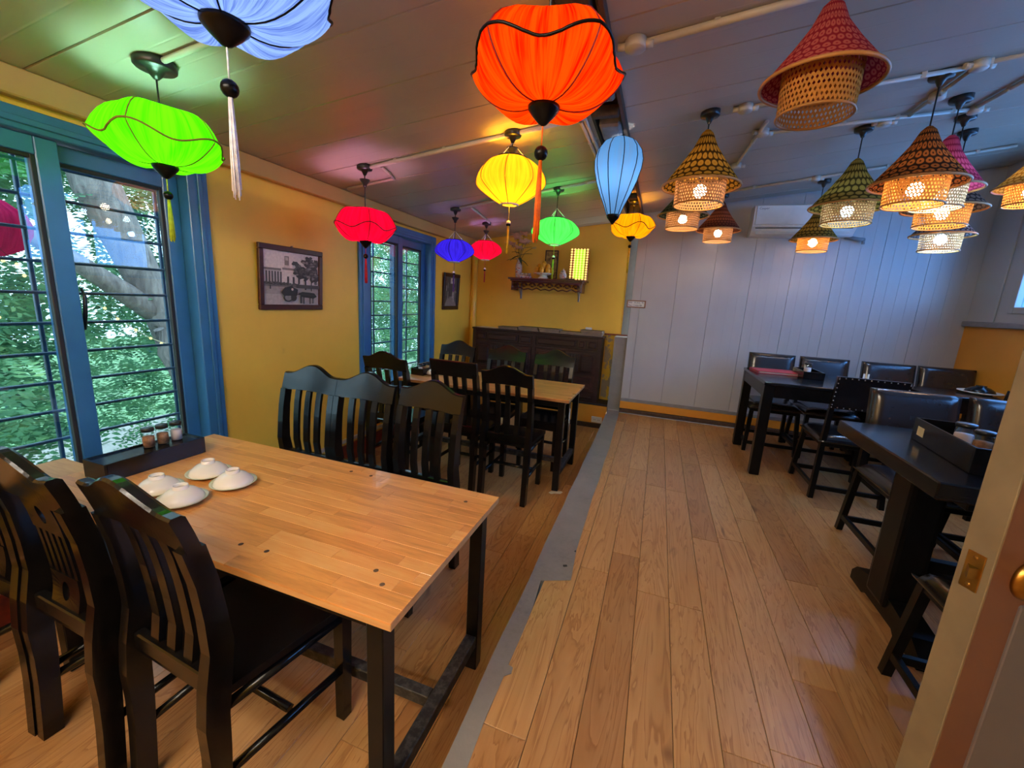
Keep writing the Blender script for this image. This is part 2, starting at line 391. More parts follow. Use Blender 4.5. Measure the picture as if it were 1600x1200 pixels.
struct('trim_7', bx(-0.62, -0.33, YB - 0.02, YB - 0.0005, 1.137, 1.157, 0.002), M['tile_red'], 'thin red brown strip above the cement pier')
bm = bx(-0.42, -0.30, YB - 0.02, YB + 0.12, 1.157, 2.6)
struct('trim_8', bm, M['concrete'], 'narrow grey cement strip at the right end of the yellow wall')
# grey panelled back wall of the raised side
wb = struct('wall_right_back', bx(-0.325, XR + 0.1, YG + 0.022, YG + 0.12, ST - 0.05, 2.98), M['grey_trim'], 'grey backing wall of the raised side')
wb.name = 'wall_back.001'
xs = [-0.322, -0.226, 0.137, 0.494, 0.851, 1.21, 1.57, 1.93, 2.29, XR]
for a, b in zip(xs, xs[1:]):
    bm = bmesh.new(); zt = min(cz(a), cz(b)) - 0.002
    bx(a + 0.0015, b - 0.0015, YG, YG + 0.02, ST + 0.17, cz((a + b) / 2) + 0.02, 0, bm)
    k = 3 if b - a > 0.2 else 0
    for i in range(k):
        xx = a + (b - a) * (i + 1) / (k + 1); bx(xx - 0.004, xx + 0.004, YG - 0.0016, YG + 0.002, ST + 0.17, cz(xx), 0, bm)
    obj('wall_panel', bm, M['grey_panel'], wb)
struct('trim_9', bx(-0.322, XR, YG - 0.012, YG + 0.02, ST + 0.135, ST + 0.172, 0.003), M['grey_trim'], 'grey rail along the foot of the panelled wall')
struct('trim_10', bx(-0.322, XR, YG - 0.02, YG + 0.02, ST + 0.05, ST + 0.135, 0.003), M['orange_wall'], 'orange band along the foot of the grey wall')
struct('baseboard_right_back', bx(-0.322, XR, YG - 0.05, YG + 0.02, ST, ST + 0.048, 0.006), M['beam_wood'], 'brown wooden skirting below the orange band').name = 'baseboard_back.001'
# right wall: orange below, grey above, with windows
RW = [(3.05, 4.56), (1.35, 2.86)]; RB, RTZ = 1.62, 2.62
struct('wall_right', bx(XR, XR + 0.14, 1.0, YG + 0.1, ST - 0.05, 1.50), M['orange_wall'], 'orange lower right wall')
bm = bmesh.new()
for y0, y1 in ((1.0, RW[1][0]), (RW[1][1], RW[0][0]), (RW[0][1], YG + 0.1)): bx(XR, XR + 0.14, y0, y1, 1.50, 3.0, 0, bm)
for y0, y1 in RW: bx(XR, XR + 0.14, y0, y1, 1.50, RB, 0, bm); bx(XR, XR + 0.14, y0, y1, RTZ, 3.0, 0, bm)
struct('wall_right_upper', bm, M['grey_panel'], 'grey upper right wall with windows').name = 'wall_right.001'
struct('trim_11', bx(XR - 0.05, XR, 1.0, YG - 0.03, 1.50, 1.545, 0.006), M['grey_trim'], 'grey ledge on the orange right wall')
struct('trim_12', bx(XR - 0.012, XR, YG - 0.34, YG - 0.325, 1.545, 2.86, 0.003), M['grey_panel'], 'pale joint strip on the grey right wall')
# walls behind the camera
bm = bx(XL - 0.2, 1.3, YN - 0.12, YN, -0.1, 2.8)
struct('wall_front', bm, M['yellow_wall'], 'yellow wall behind the camera')
bm = bx(1.27, XR + 0.1, 1.06, 1.16, ST, 3.0); bx(1.27, 1.37, YN, 1.06, ST - 0.1, 3.0, 0, bm)
struct('wall_front_right', bm, M['grey_panel'], 'partition beside the open door').name = 'wall_front.001'

# ------------------------------------------------------------------ floors
def plank_floor(name, label, x0, x1, y0, y1, z, seed, pw=0.135, base=0.05):
    f = struct(name, bx(x0, x1, y0, y1, z - base - 0.012, z - 0.012), M['beam_wood'], label)
    r = random.Random(seed); x = x0; col = 0
    while x < x1 - 0.01:
        xe = min(x + pw, x1); y = y0 - r.random() * 1.1
        while y < y1:
            L = 1.21; a, b = max(y, y0), min(y + L, y1)
            if b - a > 0.02:
                w_, l_ = xe - x - 0.0016, b - a - 0.0016
                bm = bmesh.new(); box(bm, (0, 0, -0.006), (w_, l_, 0.012), 0.0011)
                obj('floor_plank', bm, M['floor_wood'], f, ((x + xe) / 2, (a + b) / 2, z))
            y += L
        x = xe
    return f
plank_floor('floor', 'warm oak laminate floor of the raised right side', -0.352, XR, 0.0, YG - 0.05, ST, 3)
plank_floor('floor_lower', 'oak laminate floor of the lower left side', XL, -0.43, -1.0, YG - 0.014, 0.0, 5).name = 'floor.001'
struct('floor_front', bx(XL, 1.27, YN, -0.002, ST - 0.08, ST - 0.002) if 0 else bx(-0.285, 1.27, YN, -0.001, 0.1, ST), M['floor_wood'], 'oak floor behind the camera').name = 'floor.002'
struct('floor_front_low', bx(XL, -0.40, YN, -1.001, -0.06, 0.0), M['floor_wood'], 'oak floor of the lower side behind the camera').name = 'floor.003'
# concrete kerb between the two levels, its right edge broken
bm = bmesh.new()
edge = [(-0.345, YN), (-0.345, 0.83), (-0.352, 0.97), (-0.350, 1.119), (-0.330, 1.137), (-0.333, 1.162), (-0.352, 1.166), (-0.349, 1.29), (-0.351, 1.47), (-0.366, 1.64), (-0.238, 1.70), (-0.259, 1.94), (-0.268, 2.4), (-0.274, 2.6), (-0.271, 2.9), (-0.282, 3.25), (-0.279, 3.6), (-0.298, 4.2), (-0.310, 4.7), (-0.318, YG - 0.05), (-0.318, YG + 0.01)]
left = [(-0.410 - 0.0105 * (p[1] - 0.7), p[1]) for p in edge]
tops = [bm.verts.new((x, y, ST + 0.0015)) for x, y in edge]; tl = [bm.verts.new((x + 0.003 * math.sin(9 * y), y, ST + 0.0015)) for x, y in left]
for i in range(len(edge) - 1): bm.faces.new((tl[i], tops[i], tops[i + 1], tl[i + 1]))
lo = [bm.verts.new((v.co.x - 0.002, v.co.y, -0.05)) for v in tl]; ro = [bm.verts.new((v.co.x, v.co.y, -0.05)) for v in tops]
for i in range(len(edge) - 1):
    bm.faces.new((lo[i], tl[i], tl[i + 1], lo[i + 1])); bm.faces.new((tops[i], ro[i], ro[i + 1], tops[i + 1]))
struct('trim_13', bm, M['concrete'], 'grey concrete kerb between the lower and raised floors')
0 and struct('trim_14', bx(-0.49, -0.453, YN, YG - 0.02, -0.05, ST - 0.012), M['beam_wood'], 'brown riser board under the concrete kerb')
0 and struct('trim_15', bx(-0.32, -0.27, YN, YG - 0.05, ST - 0.05, ST - 0.0005), M['beam_wood'], 'brown underlay along the broken kerb edge')

# ------------------------------------------------------------------ ceiling of panels, and the gap with beams
ceil = struct('ceiling', None or (lambda b: b)(bmesh.new()), M['ceiling_panel'], 'sloping grey panel ceiling')
bm = bmesh.new()
P = [(XL - 0.2, YN - 0.1), (XR + 0.2, YN - 0.1), (XR + 0.2, YB + 0.2), (XL - 0.2, YB + 0.2)]
v0 = [bm.verts.new((x, y, cz(x) + 0.10)) for x, y in P]; v1 = [bm.verts.new((x, y, cz(x) + 0.16)) for x, y in P]
bm.faces.new(v0[::-1]); bm.faces.new(v1)
for k in range(4): bm.faces.new((v0[k], v0[(k + 1) % 4], v1[(k + 1) % 4], v1[k]))
bm.to_mesh(ceil.data); bm.free()
def ceil_panel(x0, x1, y0, y1):
    bm = bmesh.new(); g = 0.0022
    def ring(dz, i): return [bm.verts.new((x, y, cz(x) + dz)) for x, y in ((x0, y0 + i), (x1, y0 + i), (x1, y1 - i), (x0, y1 - i))]
    a = ring(0.0, g * 2.2); b = ring(0.005, g); c = ring(0.05, g)
    bm.faces.new(a[::-1]); bm.faces.new(c)
    for p, q in ((a, b), (b, c)):
        for k in range(4): bm.faces.new((p[k], p[(k + 1) % 4], q[(k + 1) % 4], q[k]))
    for k in (1, 2):                                   # shallow ribs of the sheet
        yy = y0 + (y1 - y0) * k / 3
        vv = [bm.verts.new((x, yy + dy, cz(x) + dz)) for x in (x0, x1) for dy, dz in ((-0.006, 0.0), (0, -0.0007), (0.006, 0.0))]
        bm.faces.new((vv[0], vv[3], vv[4], vv[1])); bm.faces.new((vv[1], vv[4], vv[5], vv[2]))
    obj('ceiling_panel', bm, M['ceiling_panel'], ceil)
y = 0.02 - 5 * 0.345
while y < YB + 0.1:
    ceil_panel(XL - 0.1, -0.47, y, min(y + 0.345, YB + 0.15)); ceil_panel(-0.30, XR + 0.1, y, min(y + 0.345, YB + 0.15)); y += 0.345
# gap: side boards, cross pieces and ducts
struct('trim_16', bx(-0.318, -0.298, YN, YB, cz(-0.3) - 0.035, cz(-0.3) + 0.1, 0.002), M['beam_wood'], 'dark board along the right edge of the ceiling gap')
struct('trim_17', bx(-0.472, -0.456, YN, YB, cz(-0.47) - 0.012, cz(-0.47) + 0.1, 0.002), M['beam_wood'], 'dark board along the left edge of the ceiling gap')
bm = bx(-0.445, -0.335, 0.2, 1.72, 2.46, 2.52, 0.004); beam = obj('ceiling_beam', bm, M['beam_wood']); tag(beam, 'rough brown timber in the ceiling gap above the orange lantern', 'beam'); beam['kind'] = 'structure'
for k, (yy, ll) in enumerate(((2.12, 0.24), (2.62, 0.22), (3.15, 0.26), (3.75, 0.22), (4.9, 0.2))):
    o = obj('ceiling_duct', bevel_all(bx(-0.44, -0.325, yy - ll / 2, yy + ll / 2, 2.46, 2.57), 0.012), M['duct'])
    tag(o, ['grey duct block in the ceiling gap nearest the orange lantern', 'grey duct block in the ceiling gap above the blue balloon lantern', 'third grey duct block along the ceiling gap', 'fourth grey duct block along the ceiling gap', 'grey duct block in the ceiling gap beyond the amber lantern'][k], 'duct', 'duct blocks in the ceiling gap')
for k, yy in enumerate((1.92, 2.37, 2.88, 3.45, 4.1)):
    o = obj('cross_batten', bx(-0.455, -0.319, yy - 0.02, yy + 0.02, 2.45, 2.50, 0.003), M['beam_wood']); o['kind'] = 'structure'

# ------------------------------------------------------------------ windows
def window(name, y0, y1, label, bars):
    e = bpy.data.objects.new(name, None); COL.objects.link(e); e.location = (XL, (y0 + y1) / 2, ZB); tag(e, label, None, None, 'structure')
    h = ZT - ZB; hw = (y1 - y0) / 2
    bm = bmesh.new()                                    # outer casing with a moulded step
    c = 0.108
    for a, b, z0, z1 in ((-hw, -hw + c, 0, h), (hw - c, hw, 0, h), (-hw + c, hw - c, h - 0.085, h), (-hw + c, hw - c, 0, 0.06)):
        bx(-0.12, 0.018, a, b, z0, z1, 0.004, bm)
    for a, b, z0, z1 in ((-hw + 0.035, -hw + 0.06, 0.0, h - 0.06), (hw - 0.06, hw - 0.035, 0.0, h - 0.06), (-hw + 0.035, hw - 0.035, h - 0.062, h - 0.037)):
        bx(0.016, 0.028, a, b, z0, z1, 0.003, bm)
    obj('casing', bm, M['blue'], e)
    iw = hw - c
    def sash(a, b, x, nm):
        z0, z1 = 0.06, h - 0.088; st, rl_ = 0.074, 0.072
        s = obj(nm, bmesh.new(), M['blue'], e); bm = bmesh.new()
        bx(x - 0.02, x + 0.02, a, a + st, z0, z1, 0.004, bm); bx(x - 0.02, x + 0.02, b - st, b, z0, z1, 0.004, bm)
        bx(x - 0.02, x + 0.02, a + st, b - st, z1 - rl_, z1, 0.004, bm); bx(x - 0.02, x + 0.02, a + st, b - st, z0, z0 + rl_, 0.004, bm)
        bmesh.ops.recalc_face_normals(bm, faces=bm.faces); bm.to_mesh(s.data); bm.free()
        bm = bmesh.new(); g = 0.016; aa, bb, p, q = a + st, b - st, z0 + rl_, z1 - rl_
        bx(x - 0.012, x + 0.014, aa, aa + g, p, q, 0.002, bm); bx(x - 0.012, x + 0.014, bb - g, bb, p, q, 0.002, bm)
        bx(x - 0.012, x + 0.014, aa + g, bb - g, q - g, q, 0.002, bm); bx(x - 0.012, x + 0.014, aa + g, bb - g, p, p + g, 0.002, bm)
        obj('gasket', bm, M['gasket'], s)
        obj('pane', bx(x - 0.003, x + 0.003, aa + 0.004, bb - 0.004, p + 0.004, q - 0.004), M['glass'], s)
        return s
    m = 0.037
    s1 = sash(-iw, m, -0.030, 'sash'); s2 = sash(-m, iw, -0.078, 'sash')
    bm = bmesh.new(); bx(-0.058, -0.05, -m + 0.02, -m + 0.034, 0.86, 0.93, 0.002, bm)
    tube(bm, [(-0.052, 0.018 + m, 0.78), (-0.035, 0.022 + m, 0.86), (-0.03, 0.026 + m, 0.93), (-0.04, 0.022 + m, 0.97)], [0.008, 0.009, 0.008, 0.005], 8)
    obj('latch', bm, M['black_plastic'], s2)
    bm = bmesh.new(); z = 0.12
    for i in range(12):
        tube(bm, [(-0.15, -hw + 0.02, z), (-0.15, hw - 0.02, z)], 0.008, 6); z += 0.137
    for yv in bars: tube(bm, [(-0.162, yv - (y0 + y1) / 2, 0.0), (-0.162, yv - (y0 + y1) / 2, h)], 0.010, 6)
    obj('grille', bm, M['bar'], e)
    return e
window('window_1', W[0][0], W[0][1], 'near blue sliding window with grille, left of the first picture', (0.54, 1.065, 1.585))
window('window_2', W[1][0], W[1][1], 'far blue sliding window with grille, between the two pictures', (3.12, 3.40, 3.68, 3.96))
def side_window(name, y0, y1, label):
    e = bpy.data.objects.new(name, None); COL.objects.link(e); e.location = (XR, (y0 + y1) / 2, RB); tag(e, label, None, None, 'structure')
    h = RTZ - RB; hw = (y1 - y0) / 2; bm = bmesh.new()
    for a, b, z0, z1 in ((-hw, -hw + 0.06, 0, h), (hw - 0.06, hw, 0, h), (-hw + 0.06, hw - 0.06, 0, 0.05), (-hw + 0.06, hw - 0.06, h - 0.05, h), (-0.03, 0.03, 0.05, h - 0.05)):
        bx(-0.012, 0.06, a, b, z0, z1, 0.003, bm)
    obj('window_frame', bm, M['grey_panel'], e)
    for a, b in ((-hw + 0.06, -0.03), (0.03, hw - 0.06)): obj('pane', bx(0.03, 0.036, a, b, 0.05, h - 0.05), M['blue_tint_glass'], e)
side_window('window_3', RW[0][0], RW[0][1], 'high window at the far end of the right wall')
side_window('window_4', RW[1][0], RW[1][1], 'high window in the right wall near the door')

# ------------------------------------------------------------------ things under the ceiling: conduits
def conduit(name, label, pts, r=0.011, clips=3):
    bm = bmesh.new(); pts = [Vector((x, y, cz(x) - dz)) for x, y, dz in pts]
    tube(bm, pts, r, 8)
    o = tag(obj(name, bm, M['white_pvc']), label, 'conduit', 'white conduits on the ceiling'); o['group'] = 'white conduits on the ceiling'
    for i in range(clips):
        s = (i + 0.6) / clips; k = int(s * (len(pts) - 1)); p = pts[k].lerp(pts[min(k + 1, len(pts) - 1)], s * (len(pts) - 1) - k)
        b = bmesh.new(); box(b, (0, 0, 0), (0.022, 0.022, 0.03), 0.002)
        c = obj('pipe_clip', b, M['white_pvc'], o); c.location = p + Vector((0, 0, 0.004))
    return o
conduit('conduit', 'white ceiling pipe from the lime lantern towards the light blue one', [(-1.90, 1.22, 0.014), (-0.50, 1.22, 0.014)])
conduit('conduit', 'long white ceiling pipe from the red lotus lantern past the yellow lantern', [(-1.94, 2.47, 0.014), (-0.50, 2.42, 0.014)], 0.013, 4)
conduit('conduit', 'white ceiling pipe running back beside the ceiling gap', [(-0.505, 2.40, 0.014), (-0.495, 3.55, 0.014)], 0.011, 2)
conduit('conduit', 'second white ceiling pipe running back close beside the first at the gap', [(-0.53, 2.45, 0.014), (-0.525, 3.48, 0.014)], 0.011, 2)
conduit('conduit', 'white ceiling pipe from the violet lantern past the small green lantern', [(-1.88, 3.70, 0.014), (-0.50, 3.54, 0.014)])
conduit('conduit', 'short white ceiling pipe between the violet and small red lanterns', [(-1.78, 3.72, 0.014), (-1.88, 4.42, 0.014)], 0.010, 2)
conduit('conduit', 'bent white ceiling pipe beside the red lotus lantern', [(-1.86, 2.50, 0.012), (-1.93, 2.74, 0.012), (-2.36, 2.76, 0.012)], 0.011, 2)
conduit('conduit', 'white ceiling pipe leading right from the round socket by the orange lantern', [(-0.22, 1.90, 0.014), (0.75, 1.88, 0.014)], 0.014, 2)
conduit('conduit', 'white ceiling pipe from the yellow cone lamp behind the big red cone', [(0.28, 2.70, 0.014), (1.24, 2.74, 0.014)], 0.011, 2)
conduit('conduit', 'white ceiling pipe passing the olive cone lamp', [(0.46, 3.13, 0.014), (1.56, 3.34, 0.014)], 0.011, 4)
conduit('conduit', 'white ceiling pipe running back between the two rows of cone lamps', [(0.45, 2.95, 0.014), (0.41, 3.72, 0.014), (0.40, 4.48, 0.014)], 0.011, 3)
conduit('conduit', 'white ceiling pipe near the air conditioner', [(0.40, 4.50, 0.014), (1.28, 4.42, 0.014), (2.3, 4.30, 0.014)], 0.011, 4)
conduit('conduit', 'white ceiling pipe beside the brown cone lamp', [(1.23, 3.26, 0.014), (1.25, 2.73, 0.014), (1.75, 2.70, 0.014)], 0.011, 3)
conduit('conduit', 'white ceiling pipe reaching the right edge of the picture', [(1.55, 3.34, 0.014), (1.64, 2.6, 0.014)], 0.011, 2)
def junction(label, x, y, r=0.035, rz=0.0):
    bm = bmesh.new(); lathe(bm, [(r, 0), (r, -0.03), (r * 0.9, -0.036), (0.001, -0.036)], 16, cap0=True)
    tube(bm, [(r * 0.8, 0, -0.02), (r + 0.025, 0, -0.02)], 0.014, 8); tube(bm, [(-r * 0.8, 0, -0.02), (-r - 0.025, 0, -0.02)], 0.014, 8)
    o = obj('junction_box', bm, M['white_pvc'], None, (x, y, cz(x)), rz); tag(o, label, 'junction box', 'round ceiling junction boxes')
junction('round white ceiling box right of the orange lantern', -0.215, 1.89, 0.042)
junction('round white ceiling box beside the yellow cone lamp', 0.30, 2.70)
junction('round white ceiling box where pipes cross beside the big red cone', 0.46, 3.11, 0.035, 0.4)
junction('round white ceiling box beside the olive cone lamp', 1.13, 3.30)
junction('round white ceiling box where pipes meet by the brown cone lamp', 1.24, 3.02, 0.035, 1.5)
junction('round white ceiling box at the end of the brown cone lamp row', 1.25, 2.73, 0.035, 0.2)
junction('round white ceiling box beside the grey brown cone lamp', 1.56, 3.34)
junction('round white ceiling box near the air conditioner', 1.12, 4.44)
junction('small white ceiling box at the bend by the yellow cone lamp', 0.41, 3.72)

# ------------------------------------------------------------------ lamps
def hang_parts(e, x, ztop_local, z_base, rose_r=0.05, cone=True, cord_r=0.0035):
    """ceiling rose, cup and cord; e sits at the lamp's lowest ring"""
    zc = cz(x) - z_base
    bm = bmesh.new(); lathe(bm, [(0.001, 0.012), (rose_r, 0.012), (rose_r, -0.02), (rose_r * 0.92, -0.026), (rose_r * 0.45, -0.028), (rose_r * 0.30, -0.045), (0.008, -0.06), (0.001, -0.06)], 20)
    obj('ceiling_rose', bm, M['black_plastic'], e, (0, 0, zc))
    bm = bmesh.new(); tube(bm, [(0, 0, ztop_local), (0, 0, zc - 0.05)], cord_r, 6); obj('cord', bm, M['black_plastic'], e)
    if cone:
        bm = bmesh.new(); lathe(bm, [(0.001, 0.0), (0.034, 0.0), (0.030, -0.008), (0.014, -0.03), (0.012, -0.045), (0.001, -0.045)], 16)
        obj('cord_cup', bm, M['black_plastic'], e, (0, 0, zc - 0.085))
def tassel(e, mat, z, length, bead=0.017, bmat=None, drop=0.06):
    bm = bmesh.new(); tube(bm, [(0, 0, z), (0, 0, z - drop)], 0.0022, 5); obj('tassel_string', bm, mat, e)
    bm = bmesh.new(); sphere(bm, (0, 0, z - drop - bead), bead, 12, 8); obj('bead', bm, bmat or M['black_matt'], e)
    bm = bmesh.new(); zz = z - drop - 2 * bead + 0.004
    for k in range(30):
        a = k * 2.4; rr = 0.0065 * math.sqrt(k / 30 + 0.03)
        tube(bm, [(rr * 0.6 * math.cos(a), rr * 0.6 * math.sin(a), zz), (rr * 1.3 * math.cos(a), rr * 1.3 * math.sin(a), zz - length * 0.5), (rr * 1.5 * math.cos(a + 0.2), rr * 1.5 * math.sin(a + 0.2), zz - length * (0.94 + 0.06 * math.sin(k * 3)))], 0.0018, 4)
    t_ = obj('tassel', bm, mat, e); t_['kind'] = 'stuff'
def bulb(e, z, mat, r=0.03):
    bm = bmesh.new(); bmesh.ops.create_icosphere(bm, subdivisions=2, radius=r)
    for f in bm.faces: f.smooth = True
    obj('bulb', bm, mat, e, (0, 0, z))
    bm = bmesh.new(); lathe(bm, [(0.001, 0.05), (0.014, 0.05), (0.015, 0.0), (0.012, -0.008), (0.001, -0.008)], 12); obj('bulb_socket', bm, M['black_plastic'], e, (0, 0, z + r + 0.004))
def shade_mat(name, col, dark, emit, count=150): return translucent_mat(name, None, 0.7, pleats(col, dark, count), emit, 0.26)
def wire(bm, pts, r): tube(bm, pts, r, 5)
def lotus(label, x, y, z0, R, h, col, dark, emit, trim_mat, tassel_mat, tl, group=None, rot=0.0, n=6, amp=0.035, drop=0.06, bead=0.017, bulb_mat='bulb_cool', strong=1.0, rf=0.41, belly=0.0, rib=None, rose_r=0.05, cone=False):
    """pleated lotus lantern; z0 = the height of its bottom cap"""
    e = thing('lotus_lantern', label, 'lantern', (x, y, z0), rot, group)
    zr = h * rf; rb, rtop = R * 0.20, R * 0.50; prof = []; N = 18
    top_pts = []
    for i in range(7):                                 # top ring -> ridge
        s = i / 6; r = rtop + (R - rtop) * s; z = h - (h - zr) * (s ** 2.6); prof.append((r, z, s))
    for i in range(1, 12):                             # ridge -> bottom cap, belly sags below the cap
        s = i / 11; r = (R + (rb - R) * (s ** 1.5)) * (1 - belly) + belly * (rb + (R - rb) * math.cos(s * PI / 2) ** 0.9); z = zr * ((1 - s) ** 1.05 * (1 - belly) + belly * (1 - math.sin(s * PI / 2))) - 0.085 * h * math.sin(PI * s ** 1.6) ; prof.append((r, z, 1 - s))
    def mod(a, i):
        wgt = prof[i][2]; lobe = math.cos(n * a)
        fine = 0.004 * math.sin(72 * a) * (0.4 + 0.6 * wgt) + 0.003 * math.sin(41 * a + 1)
        wl = math.sin(PI * min(1, wgt)) if i > 6 else 0
        return 1 + 0.075 * lobe * wgt + fine, amp * lobe * wgt ** 1.3 - 0.02 * (h / 0.3) * abs(math.sin(n * a / 2 + PI / 2 * 0)) * wl * 0.9
    bm = bmesh.new(); lathe(bm, [(p[0], p[1]) for p in prof], 216, mod=mod, uv=True)
    obj('shade', bm, shade_mat('lotus_silk', col, dark, emit), e)
    bm = bmesh.new(); pts = []
    for k in range(96):
        a = 2 * PI * k / 96; f, dz = mod(a, 6); pts.append((R * f * 1.008 * math.cos(a), R * f * 1.008 * math.sin(a), zr + dz))
    tube(bm, pts, R * 0.018, 6, closed=True); obj('trim_cord', bm, trim_mat, e)
    bm = bmesh.new(); pts = [((prof[i][0] * (1 + 0.075 * prof[i][2])) * 1.012, 0, prof[i][1] + amp * prof[i][2] ** 1.3 - 0.001) for i in range(len(prof))]
    wire(bm, pts, 0.0022); r_ = obj('rib', bm, rib or trim_mat, e)
    for k in range(1, n): share(r_, (0, 0, 0), e, (0, 0, 2 * PI * k / n))
    bm = bmesh.new(); lathe(bm, [(rb * 1.12, 0.006), (rb * 1.05, -0.010), (rb * 0.72, -0.026), (rb * 0.25, -0.046), (0.001, -0.05)], 20, cap0=True); obj('bottom_cap', bm, M['black_matt'], e)
    bm = bmesh.new(); tube(bm, [(rtop * math.cos(2 * PI * k / 32), rtop * math.sin(2 * PI * k / 32), h) for k in range(32)], 0.004, 6, closed=True); obj('top_ring', bm, M['black_matt'], e)
    bulb(e, h * 0.52, M[bulb_mat], 0.030 * strong)
    hang_parts(e, x, h * 0.52 + 0.06, z0, rose_r, cone)
    tassel(e, tassel_mat, -0.045, tl, bead, None, drop)
    return e
def diamond(label, x, y, z0, R, h, col, dark, emit, tassel_mat, tl, rib_mat, strong=1.0, drop=0.09, rose_r=0.05, cone=True):
    """round flat lantern with ribs, hung from a white string bridle"""
    e = thing('round_lantern', label, 'lantern', (x, y, z0), 0.2)
    prof = []; rt, rb = R * 0.42, R * 0.26
    ctrl = [(rt, h), (R * 0.70, h * 0.885), (R * 0.92, h * 0.69), (R, h * 0.50), (R * 0.93, h * 0.36), (R * 0.62, h * 0.17), (rb, 0.0)]
    for i in range(25):                                # smooth the control profile
        s = i / 24 * (len(ctrl) - 1); k = min(int(s), len(ctrl) - 2); u = s - k
        p0, p1, p2, p3 = (ctrl[max(k - 1, 0)], ctrl[k], ctrl[k + 1], ctrl[min(k + 2, len(ctrl) - 1)])
        prof.append(tuple(0.5 * (2 * p1[j] + (p2[j] - p0[j]) * u + (2 * p0[j] - 5 * p1[j] + 4 * p2[j] - p3[j]) * u * u + (3 * p1[j] - p0[j] - 3 * p2[j] + p3[j]) * u ** 3) for j in (0, 1)))
    n = 8; mod = lambda a, i: (1 - 0.045 * abs(math.sin(n * a / 2)) ** 1.0 * math.sin(PI * i / 24), 0)
    bm = bmesh.new(); lathe(bm, prof, 96, mod=mod, uv=True); obj('shade', bm, shade_mat('lantern_silk', col, dark, emit, 260), e)
    bm = bmesh.new(); wire(bm, [(p[0] * 1.006, 0, p[1]) for p in prof], 0.0021); r_ = obj('rib', bm, rib_mat, e)
    for k in range(1, n): share(r_, (0, 0, 0), e, (0, 0, 2 * PI * k / n))
    bm = bmesh.new(); lathe(bm, [(rb * 1.03, 0.008), (rb * 1.08, -0.002), (rb * 0.95, -0.008), (rb * 0.8, -0.002)], 24); obj('bottom_ring', bm, M['ceramic'], e)
    bm = bmesh.new(); lathe(bm, [(rt * 1.05, h + 0.004), (rt * 1.06, h - 0.006), (rt * 0.9, h - 0.004)], 24); obj('top_ring', bm, M['black_matt'], e)
    bm = bmesh.new()
    for k in (0, 1, 2): tube(bm, [(rt * math.cos(k * 2.094), rt * math.sin(k * 2.094), h), (0, 0, h + 0.085)], 0.0025, 5)
    obj('hanging_string', bm, M['paper'], e)
    bulb(e, h * 0.5, M['bulb_' + ('amber' if 'yellow' in label else 'violet' if 'violet' in label else 'red' if 'red ' in label else 'green')], 0.028 * strong)
    hang_parts(e, x, h * 0.5 + 0.06, z0, rose_r, cone)
    bm = bmesh.new(); tube(bm, [(0, 0, 0), (0, 0, -drop)], 0.0022, 5); tube(bm, [(-rb, 0, 0), (rb, 0, 0)], 0.002, 5); obj('tassel_string', bm, tassel_mat, e)
    bm = bmesh.new(); sphere(bm, (0, 0, -drop - 0.012), 0.014, 12, 8); obj('bead', bm, M['ceramic'], e)
    bm = bmesh.new(); lathe(bm, [(0.0125, 0.0), (0.014, -0.008), (0.012, -0.016), (0.001, -0.016)], 12, cap0=True); obj('bead_cup', bm, M['black_matt'], e, (0, 0, -drop - 0.014))
    bm = bmesh.new()
    for k in range(24):
        a = k * 2.4; rr = 0.006 * math.sqrt(k / 24 + 0.03); zz = -drop - 0.028
        tube(bm, [(rr * 0.7 * math.cos(a), rr * 0.7 * math.sin(a), zz), (rr * 1.2 * math.cos(a), rr * 1.2 * math.sin(a), zz - tl * (0.95 + 0.05 * math.sin(3 * k)))], 0.0018, 4)
    t_ = obj('tassel', bm, tassel_mat, e); t_['kind'] = 'stuff'
    return e
def silk(name, c): return plain(name, c, 0.6, 0.0, 0.12, 60)
TS = {k: silk(k + '_tassel', c) for k, c in dict(white=lin(226, 220, 222), green=lin(150, 196, 30), red=lin(190, 20, 34), orange=lin(240, 110, 10), yellow=lin(226, 176, 24), violet=lin(84, 30, 110), lime=lin(180, 200, 40)).items()}
brown_cord = plain('brown_trim_cord', lin(120, 110, 30), 0.7); dk_red = plain('dark_red_trim_cord', lin(120, 8, 24), 0.7); blk = M['black_matt']
lotus('light blue pleated lotus lantern cut by the top edge of the picture', -1.02, 0.80, 2.085, 0.235, 0.24, (0.30, 0.47, 0.91), (0.10, 0.18, 0.58), 0.66, blk, TS['white'], 0.23, rot=0.25, drop=0.07, bead=0.02, amp=0.02)
lotus('lime green pleated lotus lantern by the near window', -1.955, 1.23, 1.95, 0.207, 0.195, (0.14, 1.0, 0.003), (0.05, 0.52, 0.001), 0.74, brown_cord, TS['lime'], 0.17, rot=0.25, n=5, amp=0.018, drop=0.05, strong=1.25, rose_r=0.07, bulb_mat='bulb_cyan')
lotus('red pleated lotus lantern between the first picture and the far window', -1.97, 2.47, 1.84, 0.190, 0.20, (1.0, 0.002, 0.026), (0.48, 0.001, 0.012), 0.74, dk_red, TS['red'], 0.17, rot=0.5, n=5, drop=0.04, amp=0.018, strong=1.1, cone=True, bulb_mat='bulb_pinkish')
lotus('big orange pleated lotus lantern with black wavy trim at top centre', -0.375, 1.235, 2.035, 0.207, 0.172, (1.0, 0.075, 0.0015), (0.62, 0.006, 0.0), 0.76, blk, TS['orange'], 0.23, rot=-1.98, n=5, rf=0.49, belly=0.45, drop=0.055, bead=0.02, amp=0.016, strong=0.9, rib=dk_red, bulb_mat='bulb_orange')
